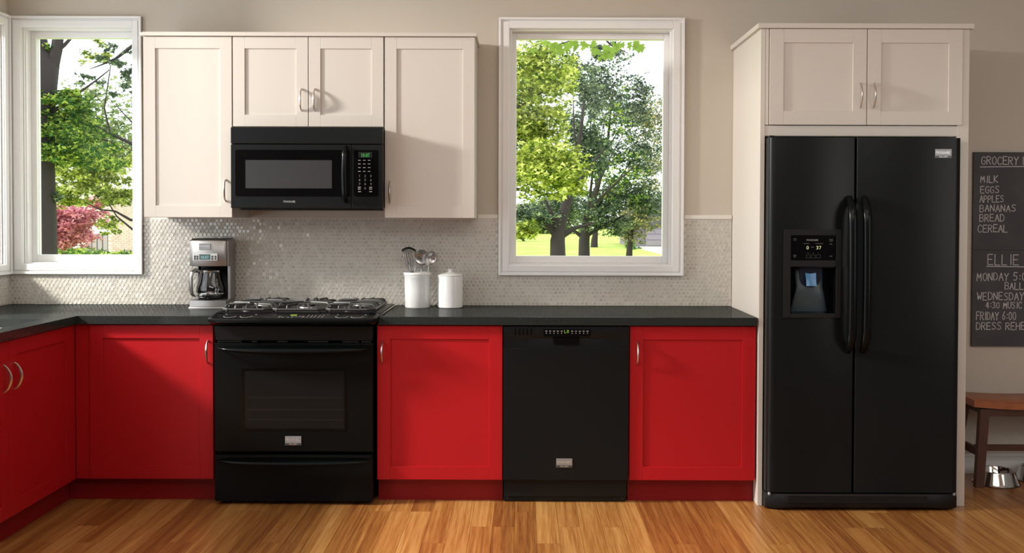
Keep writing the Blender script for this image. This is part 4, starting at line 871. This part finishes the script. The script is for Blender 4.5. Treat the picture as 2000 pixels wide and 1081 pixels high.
# --- seen through window 2
tree('bright yellow green maple filling the left of the right window', 16, [(930, 520, 0, 0.16), (950, 330, 0, 0.12), (960, 150, 0, 0.07)],
     [[(950, 340, 0, 0.05), (1010, 300, 0, 0.03), (1080, 275, 0, 0.012)], [(952, 250, 0, 0.05), (1010, 210, 0, 0.025), (1060, 180, 0, 0.01)], [(950, 400, 0, 0.05), (1010, 370, 0, 0.03), (1100, 385, 0, 0.012)], [(1000, 250, 0, 0.02), (1050, 300, 0, 0.012), (1075, 330, 0, 0.008)]],
     [(1045, 140, 0, 75, 55, 2300), (1035, 235, 0, 70, 55, 2300), (1060, 330, -1, 82, 50, 2500), (1030, 300, 0, 60, 60, 1400), (1085, 160, 1, 50, 50, 700), (1025, 445, 0, 32, 22, 420), (1105, 350, -1, 36, 34, 600), (1025, 180, 2, 60, 110, 1600, 'lf_green')], 'lf_bright', 0.085, 1)
tree('dark spreading tree with thick trunk at centre of the right window', 24, [(1090, 520, 0, 0.20), (1089, 470, 0, 0.18), (1094, 440, 0, 0.14), (1112, 380, 0, 0.10), (1128, 300, 0, 0.06), (1140, 200, 0, 0.03)],
     [[(1088, 462, 0, 0.11), (1070, 440, 0, 0.08), (1045, 425, 0, 0.04), (1015, 400, 0, 0.02)], [(1090, 455, 0, 0.10), (1078, 420, 0, 0.05), (1065, 390, 0, 0.03)], [(1094, 462, 0, 0.10), (1125, 445, 0, 0.05), (1160, 435, 0, 0.02)], [(1110, 385, 0, 0.06), (1140, 340, 0, 0.04), (1180, 290, 0, 0.02)], [(1125, 310, 0, 0.04), (1120, 240, 0, 0.02), (1118, 180, 0, 0.01)]],
     [(1040, 420, 0, 55, 26, 1500), (1100, 400, 1, 60, 30, 1500), (1130, 250, 1, 40, 60, 1100), (1150, 180, 2, 40, 55, 1100), (1120, 330, 1, 40, 40, 1300), (1150, 300, 1, 46, 50, 1200), (1110, 140, 1, 30, 40, 700)], 'lf_dark', 0.095, 2)
tree('tall blue green tree leaning right in the right window', 33, [(1141, 520, 0, 0.20), (1141, 470, 0, 0.18), (1146, 430, 0, 0.14), (1165, 370, 0, 0.09), (1185, 290, 0, 0.05), (1195, 180, 0, 0.02)],
     [[(1146, 440, 0, 0.10), (1175, 390, 0, 0.06), (1215, 340, 0, 0.03), (1240, 300, 0, 0.015)], [(1142, 462, 0, 0.09), (1180, 440, 0, 0.05), (1220, 420, 0, 0.02)], [(1140, 465, 0, 0.09), (1120, 450, 0, 0.05), (1105, 425, 0, 0.02)], [(1165, 372, 0, 0.05), (1160, 310, 0, 0.03), (1150, 250, 0, 0.015)], [(1185, 295, 0, 0.04), (1215, 240, 0, 0.02), (1230, 200, 0, 0.01)],
      [(1148, 425, -2, 0.06), (1172, 350, -3, 0.04), (1190, 310, -3, 0.025), (1216, 262, -3, 0.012)], [(1160, 400, -2, 0.05), (1205, 355, -3, 0.03), (1240, 322, -3, 0.012)], [(1150, 400, -2, 0.05), (1158, 330, -3, 0.03), (1152, 250, -3, 0.018), (1158, 170, -3, 0.01)], [(1172, 350, -3, 0.03), (1170, 290, -3, 0.018), (1182, 220, -3, 0.01)]],
     [(1175, 160, 0, 50, 50, 1600), (1215, 220, 0, 58, 45, 1700), (1180, 290, 1, 55, 45, 1300), (1215, 380, 0, 60, 36, 1700), (1160, 410, 0, 50, 34, 1500), (1250, 300, 0, 45, 45, 1100), (1190, 100, 0, 34, 24, 500), (1190, 440, 0, 52, 22, 800), (1200, 340, -1, 60, 46, 700, 'lf_green'), (1180, 230, -1, 50, 60, 400, 'lf_green'), (1240, 170, 0, 34, 30, 600), (1260, 390, 0, 40, 30, 900)], 'lf_dark', 0.115, 3)
tree('olive tree with russet leaves at the right of the right window', 42, [(1228, 520, 0, 0.16), (1230, 480, 0, 0.12), (1235, 440, 0, 0.09), (1248, 380, 0, 0.05)],
     [[(1232, 465, 0, 0.07), (1215, 440, 0, 0.04), (1200, 425, 0, 0.02)], [(1235, 445, 0, 0.06), (1260, 420, 0, 0.03), (1280, 400, 0, 0.015)]],
     [(1262, 230, 0, 48, 45, 1300), (1275, 330, 0, 44, 60, 2000), (1275, 240, 0, 30, 50, 900), (1235, 400, 0, 42, 40, 1100), (1225, 445, 0, 38, 28, 1000), (1262, 425, 0, 30, 28, 600)], 'lf_mix', 0.12, 4)
tree('thin far tree standing beyond the dark trunks in the right window', 60, [(1160, 505, 0, 0.26), (1161, 470, 0, 0.2), (1165, 440, 0, 0.1)], [], [(1165, 430, 0, 26, 24, 420), (1180, 400, 0, 30, 24, 400)], 'lf_green', 0.22, 5)
tree('small hazy tree far across the lawn at the left of the right window', 75, [(1024, 484, 0, 0.14), (1022, 465, 0, 0.1)], [], [(1022, 452, 0, 18, 16, 420), (1008, 455, 0, 14, 12, 220)], 'lf_dark', 0.28, 6)
# overhanging near branch: large leaves, each its own part
br = thing('overhanging_branch', 'overhanging maple branch at the top of the right window', 'branch', tuple(dp(1150, 20, 8)))
base_ = dp(1150, 20, 8); rb = random.Random(21)
MB().tube([tuple(dp(a, b_, 8)-base_) for a, b_ in ((1150, 20), (1165, 60), (1190, 88), (1225, 105))], [0.02, 0.012, 0.008, 0.003], 6).build('twig', 'bark', br)
MB().tube([tuple(dp(a, b_, 8)-base_) for a, b_ in ((1158, 50), (1120, 78), (1080, 92))], [0.010, 0.006, 0.003], 6).build('twig', 'bark', br)
def maple_mesh(nm, m):
    pts = [(0, 0), (0.28, -0.05), (0.45, 0.18), (0.28, 0.28), (0.55, 0.55), (0.22, 0.55), (0.0, 1.0), (-0.22, 0.55), (-0.55, 0.55), (-0.28, 0.28), (-0.45, 0.18), (-0.28, -0.05)]
    me = bpy.data.meshes.new(nm); me.from_pydata([(0, 0.03, 0.35)] + [(x, abs(x)*0.12, z) for x, z in pts], [], [(0, i+1, (i+1) % 12+1) for i in range(12)]); me.materials.append(M[m]); return me
mpm = [maple_mesh('leaf', 'lf_over'), maple_mesh('leaf', 'lf_over')]
for k in range(64):
    c = rb.choice(((1085, 92, 28, 9), (1125, 88, 26, 8), (1165, 95, 26, 12), (1180, 112, 12, 14), (1205, 95, 26, 9), (1240, 92, 18, 8)))
    p = dp(rb.gauss(c[0], c[2]*0.55), rb.gauss(c[1]-3, c[3]*0.6), 8+rb.uniform(-0.3, 0.3))-base_
    o = bpy.data.objects.new('leaf', rb.choice(mpm)); col.objects.link(o); o.parent = br; o.location = p; s_ = rb.uniform(0.045, 0.075); o.scale = (s_, s_, s_)
    o.rotation_euler = (rb.uniform(-0.7, 0.7), math.pi+rb.uniform(-0.9, 0.9), rb.uniform(-0.8, 0.8))
# far hedge rows and houses
def hedge(label, px0, px1, py0, py1, d, m, n, size, seed, cat='bush'):
    c = dp((px0+px1)/2, (py0+py1)/2, d); t = thing('bush', label, cat, (c.x, c.y, ZG0)); z0 = c.z-ZG0
    MB().tube([(0, 0, 0), (0, 0, z0)], [0.08, 0.03], 6).build('stem', 'bark', t)
    leaves('foliage', m, t, [(Vector((0, 0, z0)), ((px1-px0)/2*d/F, 1.5, (py1-py0)/2*d/F), n)], size, seed); return t
hedge('distant row of trees behind the lawn in the right window', 1000, 1130, 395, 470, 110, 'lf_pale', 2200, 0.6, 31, 'trees')
def house(label, d, px0, px1, py0, wallm):
    c = dp((px0+px1)/2, py0, d); t = thing('house', label, 'house', (c.x, c.y, ZG0)); return t, c
t, c = house('grey house with garage at the right of the right window', 62, 1236, 1320, 440, 'housep')
k = 62/F; hwid = 46*k; wz = (c.z-ZG0)
bx('wall', 'housep', t, -hwid, hwid, 0, 7, 0.0, wz)
MB().prism([(-hwid-0.4, wz), (hwid+0.4, wz), (hwid*0.5, wz+1.6), (-hwid*0.6, wz+1.6)], -0.4, 7.4).build('roof', 'roof', t)
gx0 = (1261-1278)*k; gx1 = (1287-1278)*k
bx('garage_door', 'garage', t, gx0, gx1+0.3, -0.08, -0.005, 0.0, 1.15+0.0)
for q in range(3): bx('garage_panel', 'garage', t, gx0+0.05, gx1+0.25, -0.12, -0.081, 0.06+0.36*q, 0.36+0.36*q)
bx('window', 'wframe', t, (1262-1278)*k, (1284-1278)*k, -0.06, -0.004, wz-0.75, wz-0.15)
MB().box(6.6, 14, 40, 55.8, ZG0, ZG0+0.02).build('driveway', 'drive'); struct(bpy.data.objects['driveway'], 'pale driveway crossing the lawn in front of the grey house', 'driveway')
hedge('low round shrub beside the driveway of the grey house', 1222, 1252, 470, 496, 58, 'lf_green', 300, 0.2, 33)
# --- seen through window 1
tree('dark forked tree at the left of the corner window', 12, [(84, 500, 0, 0.16), (83, 400, 0, 0.15), (82, 300, 0, 0.14), (84, 200, 0, 0.15), (88, 130, 0, 0.17), (82, 105, 0, 0.10), (74, 60, 0, 0.09)],
     [[(92, 165, 0, 0.10), (105, 125, 0, 0.08), (113, 100, 0, 0.065), (118, 60, 0, 0.06)], [(114, 102, 0, 0.03), (128, 92, 0, 0.022), (145, 74, 0, 0.015)],
      [(82, 232, 0, 0.035), (120, 212, 0, 0.022), (155, 185, 0, 0.015), (190, 160, 0, 0.010), (215, 140, 0, 0.006)],
      [(82, 300, 0, 0.035), (115, 262, 0, 0.025), (135, 235, 0, 0.018), (160, 210, 0, 0.012), (190, 190, 0, 0.008)],
      [(84, 130, 0, 0.03), (95, 90, 0, 0.02)]],
     [(112, 205, 0, 55, 26, 800), (105, 290, 0, 60, 34, 1400), (170, 300, 0, 60, 30, 700), (150, 230, 0, 42, 34, 650), (100, 245, 0, 45, 25, 600), (135, 190, 0, 45, 14, 300), (90, 95, 0, 16, 22, 90), (95, 385, 0, 30, 10, 200, 'lf_dark')], 'lf_green', 0.062, 41)
tree('leafy tree reaching in from the right side of the corner window', 14, [(330, 520, 0, 0.15), (325, 330, 0, 0.12), (318, 200, 0, 0.08)],
     [[(322, 300, 0, 0.05), (262, 285, 0, 0.03), (225, 268, 0, 0.02), (195, 252, 0, 0.014), (150, 235, 0, 0.008)], [(322, 230, 0, 0.05), (258, 296, 0, 0.02), (205, 276, 0, 0.014), (165, 262, 0, 0.008)],
      [(318, 60, 0, 0.05), (258, 95, 0, 0.025), (228, 118, 0, 0.02), (200, 130, 0, 0.010), (178, 138, 0, 0.005)], [(216, 262, 0, 0.014), (205, 215, 0, 0.010), (212, 170, 0, 0.008), (218, 130, 0, 0.006)],
      [(322, 440, 0, 0.04), (255, 432, 0, 0.02), (225, 415, 0, 0.014), (195, 412, 0, 0.010), (170, 400, 0, 0.005)], [(322, 480, 0, 0.04), (258, 450, 0, 0.015), (228, 425, 0, 0.010), (200, 380, 0, 0.005)], [(262, 245, 0, 0.012), (240, 222, 0, 0.008), (226, 205, 0, 0.004)]],
     [(195, 330, 0, 60, 34, 1500), (150, 350, 0, 60, 34, 1300), (225, 385, 0, 40, 30, 800), (130, 390, 0, 50, 18, 500), (228, 110, 0, 30, 22, 190, 'lf_dark'), (245, 160, 0, 18, 34, 170, 'lf_dark'), (205, 175, 0, 34, 18, 130, 'lf_dark'), (185, 110, 0, 26, 34, 230), (215, 440, 0, 28, 16, 220), (180, 260, 0, 50, 30, 450, 'lf_green'), (150, 155, 0, 26, 12, 60, 'lf_dark')], 'lf_bright', 0.064, 42)
tree('pink blossoming shrub tree low in the corner window', 21, [(125, 500, 0, 0.06), (124, 470, 0, 0.05), (122, 445, 0, 0.03)],
     [[(124, 470, 0, 0.03), (105, 440, 0, 0.02), (90, 425, 0, 0.01)], [(123, 450, 0, 0.03), (150, 430, 0, 0.015), (185, 430, 0, 0.008)]],
     [(110, 430, 0, 50, 36, 2600), (140, 460, 0, 46, 30, 2000), (175, 425, 0, 34, 22, 700), (100, 475, 0, 40, 24, 1300), (185, 395, 0, 22, 14, 260)], 'lf_pink', 0.085, 43, 'barkp', 'blossom_tree')
hedge('hazy pale treetops behind the corner window trees', 60, 270, 165, 420, 68, 'lf_pale', 7000, 0.34, 44, 'trees')
hedge('low green shrub at the foot of the pink tree', 85, 150, 487, 515, 17, 'lf_green', 420, 0.08, 45)
hedge('low green shrub at the lower right of the corner window', 232, 270, 492, 512, 24, 'lf_green', 260, 0.09, 46)
t, c = house('pale brick house with wide window behind the pink tree', 50, 150, 330, 330, 'brickw')
k = 50/F; X = lambda px: (px-240)*k; Zh = lambda py: CAMZ-(py-425)*k-ZG0
hb = MB(); hb.box(X(60), X(340), 0, 8, 0, Zh(372)); hb.build('wall', 'sid', t)
# brick face right of the window as coursed bricks joined
bk = MB(); rn = random.Random(9); row = 0; z = 0.6
bk2 = bx('brick_field', 'mortar', t, X(213), X(300), -0.12, -0.001, 0, Zh(395)); z = Zh(505)
while z < Zh(398):
    x = X(213) + (0.13 if row % 2 else 0)
    while x < X(270): bk.box(x+0.01, x+0.25, -0.145, -0.121, z+0.01, z+0.085); x += 0.26
    z += 0.095; row += 1
bk.build('bricks', 'brickw', bk2, kind='stuff')
MB().prism([(X(40), Zh(372)), (X(350), Zh(372)), (X(250), Zh(330)), (X(150), Zh(330))], -0.5, 8.4).build('roof', 'sid', t)
fw = bx('window', 'wframe', t, X(170), X(213)-0.01, -0.06, -0.002, Zh(492), Zh(460))
for q in range(4): bx('pane', 'curt', fw, X(171+10.6*q), X(171+10.6*q+8), -0.085, -0.061, Zh(491), Zh(461))
